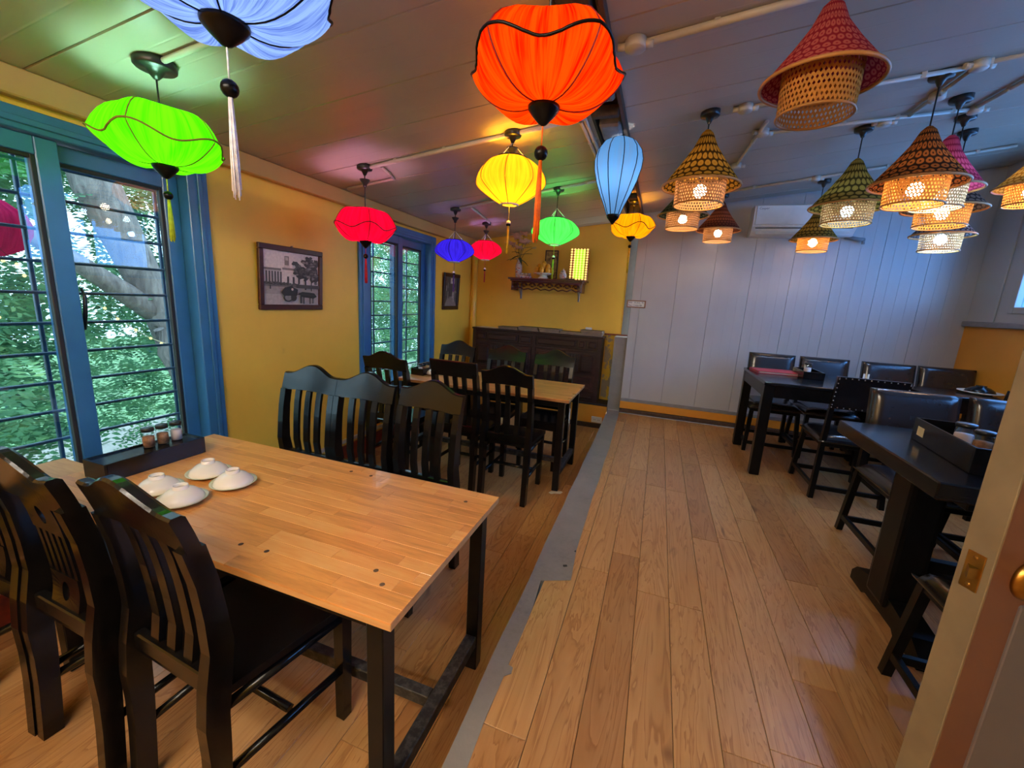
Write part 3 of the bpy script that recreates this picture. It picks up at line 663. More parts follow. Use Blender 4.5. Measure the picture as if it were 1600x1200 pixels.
lotus('amber lotus lantern with black wavy trim before the grey wall', -0.355, 4.36, 2.17, 0.205, 0.19, (1.0, 0.36, 0.003), (0.75, 0.21, 0.002), 0.74, blk, TS['yellow'], 0.24, rot=0.1, drop=0.03, amp=0.022, n=5, strong=1.3, bulb_mat='bulb_amber')
diamond('yellow round lantern hanging under the middle of the left ceiling', -0.915, 2.44, 2.05, 0.205, 0.25, (0.95, 0.47, 0.014), (0.78, 0.33, 0.008), 0.72, TS['yellow'], 0.16, plain('amber_rib', lin(170, 96, 20), 0.7), 2.0)
diamond('violet round lantern near the far window', -1.945, 3.74, 1.83, 0.195, 0.20, (0.045, 0.020, 0.65), (0.025, 0.010, 0.40), 0.74, TS['violet'], 0.17, blk, 0.7)
diamond('small red round lantern beside the violet one', -1.93, 4.46, 1.925, 0.185, 0.20, (1.0, 0.003, 0.030), (0.6, 0.002, 0.014), 0.74, TS['red'], 0.13, plain('red_rib', lin(190, 20, 40), 0.7), 1.0)
diamond('light green round lantern before the carved shelf', -0.925, 3.62, 1.985, 0.205, 0.21, (0.12, 1.0, 0.13), (0.07, 0.70, 0.07), 0.74, TS['lime'], 0.17, plain('green_rib', lin(30, 120, 40), 0.7), 1.25, cone=False)
# unlit pink lantern hanging outside the near window
e = thing('lotus_lantern', 'unlit pink cloth lantern hanging outside the near window at the left edge', 'lantern', (-3.2, 1.10, 1.56))
prof = [(0.07, 0.30), (0.13, 0.275), (0.19, 0.22), (0.205, 0.17), (0.20, 0.12), (0.17, 0.05), (0.10, 0.01), (0.05, 0.0)]
bm = bmesh.new(); lathe(bm, prof, 120, mod=lambda a, i: (1 + 0.05 * math.cos(6 * a) * math.sin(PI * i / 7) + 0.01 * math.sin(40 * a), 0), uv=True); obj('shade', bm, translucent_mat('pink_cloth', None, 0.6, pleats((0.62, 0.03, 0.16), (0.36, 0.012, 0.09), 120)), e)
bm = bmesh.new(); lathe(bm, [(0.055, 0.006), (0.05, -0.01), (0.02, -0.035), (0.001, -0.04)], 18, cap0=True); obj('bottom_cap', bm, M['black_matt'], e)
bm = bmesh.new(); tube(bm, [(0, 0, 0.29), (0, 0, 1.6)], 0.004, 6); obj('cord', bm, M['black_plastic'], e)
bm = bmesh.new()
for k in range(3): tube(bm, [(0.07 * math.cos(k * 2.1), 0.07 * math.sin(k * 2.1), 0.30), (0, 0, 0.36)], 0.003, 5)
obj('hanging_string', bm, M['paper'], e)
# blue balloon lantern
e = thing('balloon_lantern', 'blue teardrop balloon lantern with black ribs under the ceiling gap', 'lantern', (-0.335, 2.68, 2.03))
pr = [(0.036, 0.0), (0.060, 0.06), (0.088, 0.12), (0.115, 0.19), (0.134, 0.26), (0.138, 0.31), (0.125, 0.36), (0.095, 0.40), (0.055, 0.42)]
bm = bmesh.new(); lathe(bm, pr, 80, mod=lambda a, i: (1 - 0.03 * abs(math.sin(5 * a)) * math.sin(PI * i / 8), 0), uv=True); obj('shade', bm, shade_mat('balloon_silk', (0.12, 0.34, 0.68), (0.15, 0.31, 0.56), 0.46, 60), e)
bm = bmesh.new(); wire(bm, [(p[0] * 1.006, 0, p[1]) for p in pr], 0.0026); r_ = obj('rib', bm, M['black_matt'], e)
for k in range(1, 10): share(r_, (0, 0, 0), e, (0, 0, 2 * PI * k / 10))
bm = bmesh.new(); lathe(bm, [(0.036, 0.012), (0.040, 0.0), (0.034, -0.014), (0.016, -0.034), (0.005, -0.05), (0.001, -0.05)], 20, cap0=True); obj('bottom_cap', bm, M['black_matt'], e)
bulb(e, 0.22, M['bulb_cool'], 0.033)
hang_parts(e, -0.335, 0.28, 2.03, 0.03, False, 0.003)

def drum_mesh(rt_, rb_, z1, z0, nu=54, nv=9, hole=0.41):
    bm = bmesh.new(); cache = {}
    def P(u, v):
        key = (round(u, 4) % nu, round(v, 4))
        if key not in cache:
            a = 2 * PI * u / nu; s = v / nv; r = rt_ + (rb_ - rt_) * s; cache[key] = bm.verts.new((r * math.cos(a), r * math.sin(a), z1 + (z0 - z1) * s))
        return cache[key]
    for j in range(nv):
        off = 0.0
        for i in range(nu):
            u0 = i + 0.5 * (j % 2); c = [P(u0, j), P(u0 + 1, j), P(u0 + 1, j + 1), P(u0, j + 1)]
            m = [P(u0 + .5, j + .5 - hole), P(u0 + .5 + hole * .8, j + .5), P(u0 + .5, j + .5 + hole), P(u0 + .5 - hole * .8, j + .5)]
            for k in range(4):
                bm.faces.new((c[k], c[(k + 1) % 4], m[k])); bm.faces.new((c[k], m[k], m[k - 1]))
    return bm
def ring_bm(r, z, w=0.004): 
    bm = bmesh.new(); tube(bm, [(r * math.cos(2 * PI * k / 48), r * math.sin(2 * PI * k / 48), z) for k in range(48)], w, 6, closed=True); return bm
cone_bits = {}
def cone_lamp(label, x, y, zb, R, hc, dot, line, lit, bam='bamboo', mark=None, nu=30, nv=9, rr=0.655, tilt=0.0, rose_r=0.05, tr=0.14):
    """woven cone shade over an open-weave drum; zb = height of the brim"""
    e = thing('cone_lamp', label, 'pendant lamp', (x, y, zb - 0.10), rnd.random() * 3, 'woven cone pendant lamps on the right')
    prof = [(0.012, hc), (0.030, hc - 0.018), (R * 0.30, hc * 0.70), (R * 0.55, hc * 0.43), (R * 0.78, hc * 0.21), (R * 0.93, hc * 0.065), (R, 0.0)]
    bm = bmesh.new(); lathe(bm, [(r, z + 0.10) for r, z in prof], 64, uv=True)
    obj('cone_shade', bm, translucent_mat('cone_weave', None, tr, honeycomb(dot, line, nu, nv, mark)), e)
    key = (round(R, 3), bam)
    if key not in cone_bits:
        d = obj('drum', drum_mesh(R * rr, R * (rr - 0.02), 0.15, 0.0), M[bam], e)
        a = obj('brim_ring', ring_bm(R, 0.10, 0.006), M['rim'], e); b = obj('drum_ring', ring_bm(R * (rr - 0.02), 0.0, 0.0045), M['rim'], e)
        cone_bits[key] = (d, a, b)
    else:
        for o in cone_bits[key]: share(o, (0, 0, 0), e)
    if lit: bulb(e, 0.075, M[lit], 0.036)
    hang_parts(e, x, 0.13, zb - 0.10, rose_r, False)
    return e
cone_lamp('big unlit cone lamp with red and beige weave at the top edge', 0.413, 1.80, 2.27, 0.176, 0.24, lin(176, 88, 80), lin(134, 36, 48), None, 'bamboo', lin(150, 34, 50), 34, 11)
cone_lamp('lit yellow cone lamp with dark honeycomb lines, first right of the ceiling gap', 0.13, 2.70, 2.185, 0.205, 0.29, lin(168, 124, 44), lin(60, 42, 18), 'bulb_warm', 'bamboo_pale', lin(160, 110, 30), 26, 9)
cone_lamp('small black and green cone lamp behind the yellow one', 0.085, 3.89, 2.262, 0.200, 0.25, lin(66, 72, 62), lin(22, 26, 24), 'bulb_warm', 'bamboo_pale', None, 30, 9)
cone_lamp('small brick red cone lamp left of the air conditioner', 0.44, 4.66, 2.275, 0.200, 0.27, lin(112, 64, 46), lin(70, 38, 30), 'bulb_warm', 'bamboo_pale', None, 36, 11)
cone_lamp('olive green cone lamp with bright white drum before the air conditioner', 1.06, 3.38, 2.205, 0.212, 0.29, lin(142, 122, 62), lin(62, 54, 30), 'bulb_day', 'bamboo_pale', lin(150, 130, 66), 26, 9)
cone_lamp('small olive brown cone lamp below the air conditioner', 1.235, 4.62, 2.19, 0.186, 0.26, lin(116, 98, 44), lin(54, 46, 24), 'bulb_warm', 'bamboo', None, 28, 9)
cone_lamp('large dark brown cone lamp with glowing orange holes', 1.14, 2.78, 2.185, 0.192, 0.265, lin(150, 92, 46), lin(46, 34, 28), 'bulb_warm', 'bamboo', lin(60, 40, 30), 26, 9)
cone_lamp('pink cone lamp partly behind the large dark brown one', 1.40, 3.15, 2.245, 0.18, 0.28, lin(190, 70, 92), lin(130, 34, 56), 'bulb_blue', 'bamboo_pale', None, 36, 11)
cone_lamp('grey brown cone lamp below the pink one', 1.59, 3.48, 2.205, 0.20, 0.26, lin(104, 92, 82), lin(48, 42, 40), 'bulb_warm', 'bamboo', None, 30, 9)
cone_lamp('small black and white cone lamp, lowest of the right group', 1.765, 3.80, 2.10, 0.168, 0.24, lin(90, 92, 100), lin(26, 27, 32), 'bulb_blue', 'bamboo_pale', None, 32, 10)
cone_lamp('yellow cone lamp cut by the right edge of the picture', 2.03, 3.57, 2.345, 0.165, 0.20, lin(206, 172, 90), lin(150, 110, 40), 'bulb_warm', 'bamboo', None, 28, 9)
# fill tubes added out of view behind the camera to brighten the room
for k, (x, y, lb) in enumerate(((-0.9, -0.45, 'added fill tube out of view behind the camera, foremost'), (-0.1, -1.25, 'added fill tube out of view behind the camera, right'), (-1.2, -1.1, 'added fill tube out of view behind the camera, left'))):
    e = thing('fill_light_tube', lb, 'light', (x, y, cz(x) - 0.02))
    obj('fixture', bx(-0.6, 0.6, -0.03, 0.03, -0.035, 0.02, 0.004), M['white_plastic'], e)
    bm = bmesh.new(); tube(bm, [(-0.58, 0, -0.055), (0.58, 0, -0.055)], 0.016, 10); obj('tube', bm, M['tube'], e)
    e.rotation_euler = (0, -math.atan(0.118), 0)

# ------------------------------------------------------------------ dining chairs of the lower side
BK = [(0.0, -0.215), (0.15, -0.205), (0.30, -0.198), (0.45, -0.196), (0.58, -0.172), (0.70, -0.178), (0.82, -0.192), (0.92, -0.215), (1.0, -0.240), (1.06, -0.258)]
def yb(z):
    zs = [p[0] for p in BK]; k = max(0, min(len(BK) - 2, sum(1 for q in zs if q <= z) - 1))
    p0, p1, p2, p3 = BK[max(k - 1, 0)], BK[k], BK[k + 1], BK[min(k + 2, len(BK) - 1)]; u = (z - p1[0]) / (p2[0] - p1[0])
    return 0.5 * (2 * p1[1] + (p2[1] - p0[1]) * u + (2 * p0[1] - 5 * p1[1] + 4 * p2[1] - p3[1]) * u * u + (3 * p1[1] - p0[1] - 3 * p2[1] + p3[1]) * u ** 3)
CW = 0.39
def crest(bm, W_, top, bot, th, n=24):
    """crest rail: outline top(x), lower edge bot(x), following the curve of the back"""
    rows = []
    for i in range(n + 1):
        x = -W_ / 2 + W_ * i / n; zt, zb_ = top(x), bot(x); zm = (zt + zb_) / 2; col = []
        for z in (zb_, zm, zt - 0.006): col.append(bm.verts.new((x, yb(z) - th / 2, z)))
        col.append(bm.verts.new((x, yb(zt) - th / 2 + 0.007, zt))); col.append(bm.verts.new((x, yb(zt) + th / 2 - 0.007, zt)))
        for z in (zt - 0.006, zm, zb_): col.append(bm.verts.new((x, yb(z) + th / 2, z)))
        rows.append(col)
    for a, b in zip(rows, rows[1:]):
        for k in range(len(a)): bm.faces.new((a[k], b[k], b[(k + 1) % len(a)], a[(k + 1) % len(a)]))
    bm.faces.new(rows[0]); bm.faces.new(rows[-1][::-1]); return bm
def dining_chair(label, group, style='arch', mat='black', sw=0.190, sh=0.0):
    e = thing('dining_chair', label, 'chair', (0, 0, 0), 0, group); m = M[mat]; h2 = CW / 2
    zpost = {'arch': 0.90, 'flat': 0.93, 'fret': 0.90}[style]
    for s in (-1, 1):
        secs = [(s * (h2 - 0.019), yb(z), z, 0.036 + 0.003 * (z < 0.6), 0.050 + 0.014 * math.exp(-((z - 0.5) / 0.18) ** 2)) for z in [0.002] + [0.1 * k for k in range(1, 10)] + [zpost]]
        obj('rear_leg', bevel_all(loft(bmesh.new(), secs), 0.004), m, e)
        obj('front_leg', bevel_all(loft(bmesh.new(), [(s * (sw - 0.026), 0.20, 0.002, 0.036, 0.036), (s * (sw - 0.025), 0.205, 0.435, 0.042, 0.042)]), 0.004), m, e)
    bm = bmesh.new(); q = [(-0.176, -0.185), (0.176, -0.185), (sw, 0.235), (-sw, 0.235)]
    a = [bm.verts.new((x, y, 0.437)) for x, y in q]; b = [bm.verts.new((x, y, 0.462)) for x, y in q]
    bm.faces.new(a[::-1]); bm.faces.new(b)
    for k in range(4): bm.faces.new((a[k], a[(k + 1) % 4], b[(k + 1) % 4], b[k]))
    obj('seat', bevel_all(bm, 0.009, 2), m, e)
    obj('apron', bx(-0.146, 0.146, 0.19, 0.215, 0.375, 0.437, 0.003), m, e)
    for s in (-1, 1):
        bm = bmesh.new(); tube(bm, [(s * 0.172, -0.17, 0.408), (s * (sw - 0.024), 0.19, 0.408)], 0.02, 4); obj('apron', bm, m, e)
        bm = bmesh.new(); tube(bm, [(s * 0.172, -0.19, 0.20), (s * (sw - 0.026), 0.19, 0.20)], 0.017, 4); obj('stretcher', bm, m, e)
    bm = bmesh.new(); tube(bm, [(-0.166, 0.02, 0.20), (0.166, 0.02, 0.20)], 0.015, 4); obj('stretcher', bm, m, e)
    obj('back_rail', bx(-h2 + 0.038, h2 - 0.038, yb(0.50) - 0.014, yb(0.50) + 0.014, 0.475, 0.525, 0.004), m, e)
    if style == 'flat':
        bm = crest(bmesh.new(), CW, lambda x: 1.03, lambda x: 0.905, 0.032); obj('crest_rail', bm, m, e); zb_ = 0.908
    elif style == 'fret':
        def tp(x):
            u = abs(x) / h2; return 0.985 + 0.065 * math.cos(min(1, u / 0.72) * PI / 2) ** 1.6 + (0.012 * ((u - 0.72) / 0.28) if u > 0.72 else 0)
        bm = crest(bmesh.new(), CW, tp, lambda x: 0.885, 0.034); obj('crest_rail', bm, m, e); zb_ = 0.888
    else:
        bm = crest(bmesh.new(), CW, lambda x: 0.995 + 0.056 * (0.5 + 0.5 * math.cos(PI * min(1, abs(x) / (h2 * 0.86)))), lambda x: 0.892 + 0.012 * math.cos(PI * x / CW), 0.033); obj('crest_rail', bm, m, e); zb_ = 0.898
    if style == 'fret':
        # central splat: two pierced plates joined by four thin bars
        def plate(zc, hh, ww, hole):
            bm = bmesh.new(); N = 24; rings = []
            for y_ in (-0.011, 0.011):
                o_, i_ = [], []
                for k in range(N):
                    a_ = 2 * PI * k / N; c_, s_ = math.cos(a_), math.sin(a_); f = 1 / max(abs(c_), abs(s_))
                    z1 = zc + s_ * f * hh / 2; z2 = zc + s_ * hole[1]
                    o_.append(bm.verts.new((c_ * f * ww / 2, yb(z1) + y_, z1))); i_.append(bm.verts.new((c_ * hole[0], yb(z2) + y_, z2)))
                rings.append((o_, i_))
            (o0, i0), (o1, i1) = rings
            for k in range(N):
                k2 = (k + 1) % N
                bm.faces.new((o0[k], o0[k2], i0[k2], i0[k])); bm.faces.new((o1[k], i1[k], i1[k2], o1[k2]))
                bm.faces.new((o0[k], o1[k], o1[k2], o0[k2])); bm.faces.new((i0[k], i0[k2], i1[k2], i1[k]))
            return bm
        obj('splat', plate(0.835, 0.115, 0.165, (0.020, 0.030)), m, e); obj('splat', plate(0.575, 0.11, 0.145, (0.020, 0.030)), m, e)
        for k in range(5):
            x = (k - 2) * 0.034
            obj('splat_bar', loft(bmesh.new(), [(x, yb(z), z, 0.017, 0.018) for z in (0.625, 0.67, 0.72, 0.78)]), m, e)
    else:
        n = 3
        for k in range(n):
            x = (k - (n - 1) / 2) * 0.078
            obj('slat', bevel_all(loft(bmesh.new(), [(x * (0.94 + 0.06 * (z - 0.5) / 0.4), yb(z), z, 0.036, 0.018) for z in (0.52, 0.6, 0.68, 0.76, 0.84, zb_)]), 0.003), m, e)
    return e
gA1, gA2, gB1, gB2 = 'chairs on the near side of the front table', 'chairs on the far side of the front table', 'chairs on the near side of the second table', 'chairs on the far side of the second table'
ch0 = dining_chair('black slatted dining chair nearest the camera at the front table', gA1, sw=0.228); place(ch0, (-1.115, 0.79, 0), math.radians(-4), ch0['label'])
ch = dining_chair('black arched chair before the yellow wall, leftmost behind the front table', gA2)
fr = dining_chair('black dining chair with pierced splat, just left of the nearest chair', gA1, 'fret'); place(fr, (-1.56, 0.775, 0), math.radians(-2), fr['label'])
c = copy_tree(fr); place(c, (-1.97, 0.775, 0), math.radians(1), 'black dining chair with pierced splat at the left edge of the picture')
for x, y, r, lb in ((-1.905, 1.66, 181, 'black arched chair before the yellow wall, leftmost behind the front table'), (-1.518, 1.665, 180, 'black arched chair behind the front table, middle of three'), (-1.115, 1.68, 177, 'black arched chair behind the front table, nearest the kerb')):
    c = ch if 'leftmost' in lb else copy_tree(ch); place(c, (x, y, 0), math.radians(r), lb, gA2)
for x, y, r, lb in ((-2.01, 2.96, 1, 'black arched chair before the far window at the second table'), (-0.962, 2.945, -1, 'black arched chair at the near right corner of the second table')):
    c = copy_tree(ch); place(c, (x, y, 0), math.radians(r), lb, gB1)
fl = dining_chair('black chair with straight flat top rail at the second table', gB1, 'flat'); place(fl, (-1.405, 2.985, 0), math.radians(-1), fl['label'])
for x, y, r, lb in ((-1.95, 3.67, 180, 'black arched chair below the second picture, behind the second table'), (-1.39, 3.66, 181, 'black arched chair before the cabinet doors, middle behind the second table'), (-0.905, 3.66, 179, 'black arched chair before the cabinet, rightmost behind the second table')):
    c = copy_tree(ch); place(c, (x, y, 0), math.radians(r), lb, gB2)
    if 'middle' in lb: obj('paper_sticker', bx(-0.140, -0.104, 0.2152, 0.2162, 0.378, 0.434), M['card'], c)

# ------------------------------------------------------------------ wooden tables of the lower side
def wood_table(name, label, x0, x1, y0, y1, zt, seed, sw=0.046, split=None):
    e = thing(name, label, 'table', ((x0 + x1) / 2, (y0 + y1) / 2, 0), 0, 'light wood dining tables'); L, D = x1 - x0, y1 - y0
    top = obj('tabletop', bx(-L / 2, L / 2, -D / 2, D / 2, zt - 0.024, zt - 0.004, 0.002), M['table_edge'], e)
    r = random.Random(seed); n = round(D / sw); wv = D / n
    for j in range(n):
        x = -L / 2 - r.random() * 0.3
        while x < L / 2:
            ln = 0.22 + r.random() * 0.25; a, b = max(x, -L / 2), min(x + ln, L / 2)
            if b - a > 0.03:
                bm = bmesh.new(); box(bm, (0, 0, -0.003), (b - a - 0.0003, wv - 0.0003, 0.006), 0.0006 if abs(j * wv - (split or 9)) > 0.001 else 0.0012)
                obj('stave', bm, M['stave'], top, ((a + b) / 2, -D / 2 + wv * (j + 0.5), zt))
            elif x > -L / 2: pass
            x += ln
    lg = None
    for sx_ in (-1, 1):
        for sy_ in (-1, 1):
            bm = bmesh.new(); box(bm, (0, 0, 0), (0.05, 0.05, zt - 0.025), 0.003)
            obj('leg', bm, M['black_matt'], e, (sx_ * (L / 2 - 0.062), sy_ * (D / 2 - 0.045), (zt - 0.025) / 2 + 0.001))
    for sy_ in (-1, 1): obj('apron', bx(-L / 2 + 0.09, L / 2 - 0.09, sy_ * (D / 2 - 0.05) - 0.012, sy_ * (D / 2 - 0.05) + 0.012, zt - 0.075, zt - 0.025, 0.002), M['black_matt'], e)
    for sx_ in (-1, 1): obj('apron', bx(sx_ * (L / 2 - 0.062) - 0.012, sx_ * (L / 2 - 0.062) + 0.012, -D / 2 + 0.072, D / 2 - 0.072, zt - 0.075, zt - 0.025, 0.002), M['black_matt'], e)
    for sx_ in (-1, 1): obj('foot_rail', bx(sx_ * (L / 2 - 0.062) - 0.022, sx_ * (L / 2 - 0.062) + 0.022, -D / 2 + 0.07, D / 2 - 0.07, 0.115, 0.165, 0.003), M['dusty'], e)
    obj('stretcher', bx(-L / 2 + 0.085, L / 2 - 0.085, -0.02, 0.02, 0.115, 0.16, 0.003), M['dusty'], e)
    return e, top
eA, topA = wood_table('dining_table', 'long light wood table in the foreground with black legs', -2.05, -0.50, 0.697, 1.390, 0.75, 11)
eB, topB = wood_table('dining_table', 'light wood table in the middle, before the dark cabinet', -2.12, -0.572, 3.05, 3.755, 0.77, 12)
bm = bmesh.new(); lathe(bm, [(0.0075, 0.0003), (0.006, 0.0008), (0.001, 0.0009)], 10, cap0=True); plug = None
for px, py in ((-1.08, 0.78), (-0.985, 0.785), (-0.60, 0.80), (-0.65, 0.84), (-1.15, 1.33), (-1.05, 1.33), (-0.60, 1.30), (-1.42, 0.80), (-1.50, 0.79)):
    loc = (px + 1.275, py - 1.0435, 0.75)
    if plug is None: plug = obj('screw_plug', bm, M['beam_wood'], topA, loc)
    else: share(plug, loc, topA)
# low wooden side table under the near window
e = thing('side_table', 'small low wooden table under the near window, left of the condiment tray', 'table', (-2.325, 0.70, 0))
obj('tabletop', bx(-0.135, 0.135, -0.34, 0.30, 0.66, 0.685, 0.004), M['table_edge'], e)
for sx_ in (-1, 1):
    for yy in (-0.30, 0.26): obj('leg', bx(sx_ * 0.11 - 0.02, sx_ * 0.11 + 0.02, yy - 0.02, yy + 0.02, 0.001, 0.66, 0.003), M['black_matt'], e)
obj('shelf', bx(-0.13, 0.13, -0.30, 0.28, 0.40, 0.42, 0.003), M['table_edge'], e)
for k, (x, y, s_) in enumerate(((-0.285, 1.79, 0.010), (-0.262, 1.93, 0.006))):
    tag(obj('black_chip', bevel_all(bx(-s_, s_, -s_ * 0.6, s_ * 0.7, 0, 0.004), 0.0015), M['gasket'], None, (x, y, ST + 0.0016), 0.5 + k), ('larger black chip', 'smaller black chip')[k] + ' lying on the grey concrete kerb', 'debris')
# paper shim under the table leg
bm = bmesh.new(); pts = [(0.0, 0.0), (0.05, 0.012), (0.062, 0.05), (0.045, 0.062), (0.02, 0.05), (-0.03, 0.03), (-0.045, -0.005), (-0.02, -0.022)]
a = [bm.verts.new((x, y, 0.0)) for x, y in pts]; b = [bm.verts.new((x, y, 0.0016)) for x, y in pts]
bm.faces.new(a[::-1]); bm.faces.new(b)
for k in range(len(pts)): bm.faces.new((a[k], a[(k + 1) % len(pts)], b[(k + 1) % len(pts)], b[k]))
tag(obj('paper_shim', bm, M['paper'], None, (-0.625, 3.03, 0.0002)), 'torn white paper wedged on the floor at the second table leg', 'paper')

# ------------------------------------------------------------------ tableware
def jar(label, x, y, z, fill, group, r=0.0225, h=0.071):
    e = thing('condiment_jar', label, 'jar', (x, y, z), 0, group)
    bm = bmesh.new(); lathe(bm, [(0.001, 0.001), (r * 0.86, 0.001), (r * 0.97, 0.008), (r, h * 0.4), (r * 0.98, h * 0.75), (r * 0.84, h)], 16, mod=lambda a, i: (1 + 0.03 * math.cos(8 * a), 0)); obj('glass', bm, M['jar_glass'], e)
    bm = bmesh.new(); lathe(bm, [(0.001, 0.003), (r * 0.82, 0.003), (r * 0.9, h * 0.4), (r * 0.86, h * 0.66), (0.001, h * 0.70)], 14); obj('spice', bm, M[fill], e)
    bm = bmesh.new(); lathe(bm, [(r * 0.95, h - 0.002), (r * 0.98, h + 0.010), (r * 0.9, h + 0.013), (0.001, h + 0.013)], 16, cap0=True); obj('lid', bm, M['black_plastic'], e)
    return e
def tray(label, x, y, z, lx, ly, h, floor=None, rotz=0.0, shine=None):
    e = thing('condiment_tray', label, 'tray', (x, y, z), rotz, 'black condiment trays'); t_ = 0.009
    floor = floor or 0.008
    for a in (bx(-lx / 2, lx / 2, -ly / 2, -ly / 2 + t_, 0.0005, h, 0.0012), bx(-lx / 2, lx / 2, ly / 2 - t_, ly / 2, 0.0005, h, 0.0012), bx(-lx / 2, -lx / 2 + t_, -ly / 2 + t_, ly / 2 - t_, 0.0005, h, 0.0012), bx(lx / 2 - t_, lx / 2, -ly / 2 + t_, ly / 2 - t_, 0.0005, h, 0.0012)):
        obj('side', a, M['black'], e)
    obj('base', bx(-lx / 2 + t_, lx / 2 - t_, -ly / 2 + t_, ly / 2 - t_, floor - 0.005, floor), shine or M['black'], e)
    return e
tray('black wooden tray with three glass jars on the front table', -1.912, 1.03, 0.75, 0.13, 0.36, 0.072, 0.066)
gj = 'condiment jars on the front table'
jar('glass jar of brown spice, first from the left in the front table tray', -1.925, 1.04, 0.8165, 'pepper', gj)
jar('glass jar of spice, middle one in the front table tray', -1.925, 1.092, 0.8165, 'pepper', gj)
jar('glass jar of pale salt, rightmost in the front table tray', -1.925, 1.145, 0.8165, 'salt', gj)
tray('black wooden tray with jars on the second table by the window', -2.04, 3.42, 0.77, 0.13, 0.34, 0.062, 0.02)
for k, (fl_, lb) in enumerate((('salt', 'left'), ('pepper', 'middle'), ('toothpick', 'right'))): jar('small jar on the second table by the window, %s one' % lb, -2.04, 3.31 + 0.062 * k, 0.79, fl_, 'condiment jars on the second table', 0.021, 0.07)
e = thing('teapot', 'small dark pot in the tray on the second table', 'pot', (-2.035, 3.535, 0.79))
bm = bmesh.new(); lathe(bm, [(0.001, 0.001), (0.026, 0.001), (0.036, 0.018), (0.033, 0.042), (0.018, 0.056), (0.001, 0.056)], 18); obj('body', bm, M['black_plastic'], e)
bm = bmesh.new(); tube(bm, [(0.0, 0.03, 0.02), (0.0, 0.052, 0.03), (0.0, 0.056, 0.05)], [0.008, 0.006, 0.005], 8); obj('spout', bm, M['black_plastic'], e)
bm = bmesh.new(); lathe(bm, [(0.016, 0.056), (0.016, 0.068), (0.001, 0.07)], 12, cap0=True); obj('lid', bm, M['card'], e)
proto = {}
def saucer(label, x, y, z, group):
    if 's' in proto: o = share(proto['s'], (x, y, z), None, (0, 0, rnd.random() * 6)); o['label'] = label; o['group'] = group; return o
    bm = bmesh.new(); lathe(bm, [(0.001, 0.003), (0.04, 0.003), (0.044, 0.0), (0.048, 0.003), (0.070, 0.012), (0.0765, 0.017), (0.0755, 0.0195), (0.066, 0.014), (0.046, 0.008), (0.001, 0.007)], 40)
    o = tag(obj('saucer', bm, M['celadon'], None, (x, y, z)), label, 'saucer', group); proto['s'] = o; return o
def bowl(label, x, y, z, group):
    if 'b' in proto:
        c = copy_tree(proto['b']); c.location = (x, y, z); c['label'] = label; c['group'] = group; return c
    e = thing('rice_bowl', label, 'bowl', (x, y, z), 0, group)
    bm = bmesh.new(); lathe(bm, [(0.0655, 0.0), (0.0660, 0.003), (0.059, 0.016), (0.043, 0.031), (0.026, 0.040), (0.0, 0.041)][:5] + [(0.001, 0.040)], 40); obj('body', bm, M['ceramic'], e)
    bm = bmesh.new(); lathe(bm, [(0.0235, 0.038), (0.0225, 0.052), (0.019, 0.052), (0.018, 0.041)], 28); obj('foot_ring', bm, M['ceramic'], e)
    proto['b'] = e; return e
gS, gB_ = 'saucers on the front table', 'upturned bowls on the front table'
for x, y, lb in ((-1.445, 1.035, 'rightmost on the front table'), (-1.605, 1.055, 'beside the jar tray on the front table'), (-1.475, 0.872, 'nearest the camera on the front table'), (-1.625, 0.888, 'leftmost on the front table')):
    saucer('pale saucer under an upturned white bowl, ' + lb, x, y, 0.7502, gS); bowl('upturned white porcelain bowl, ' + lb, x, y, 0.7635, gB_)
saucer('pale saucer under an upturned bowl on the second table', -1.93, 3.36, 0.7702, 'saucer on the second table'); bowl('upturned white bowl beside the jar tray on the second table', -1.93, 3.36, 0.7835, 'bowl on the second table')

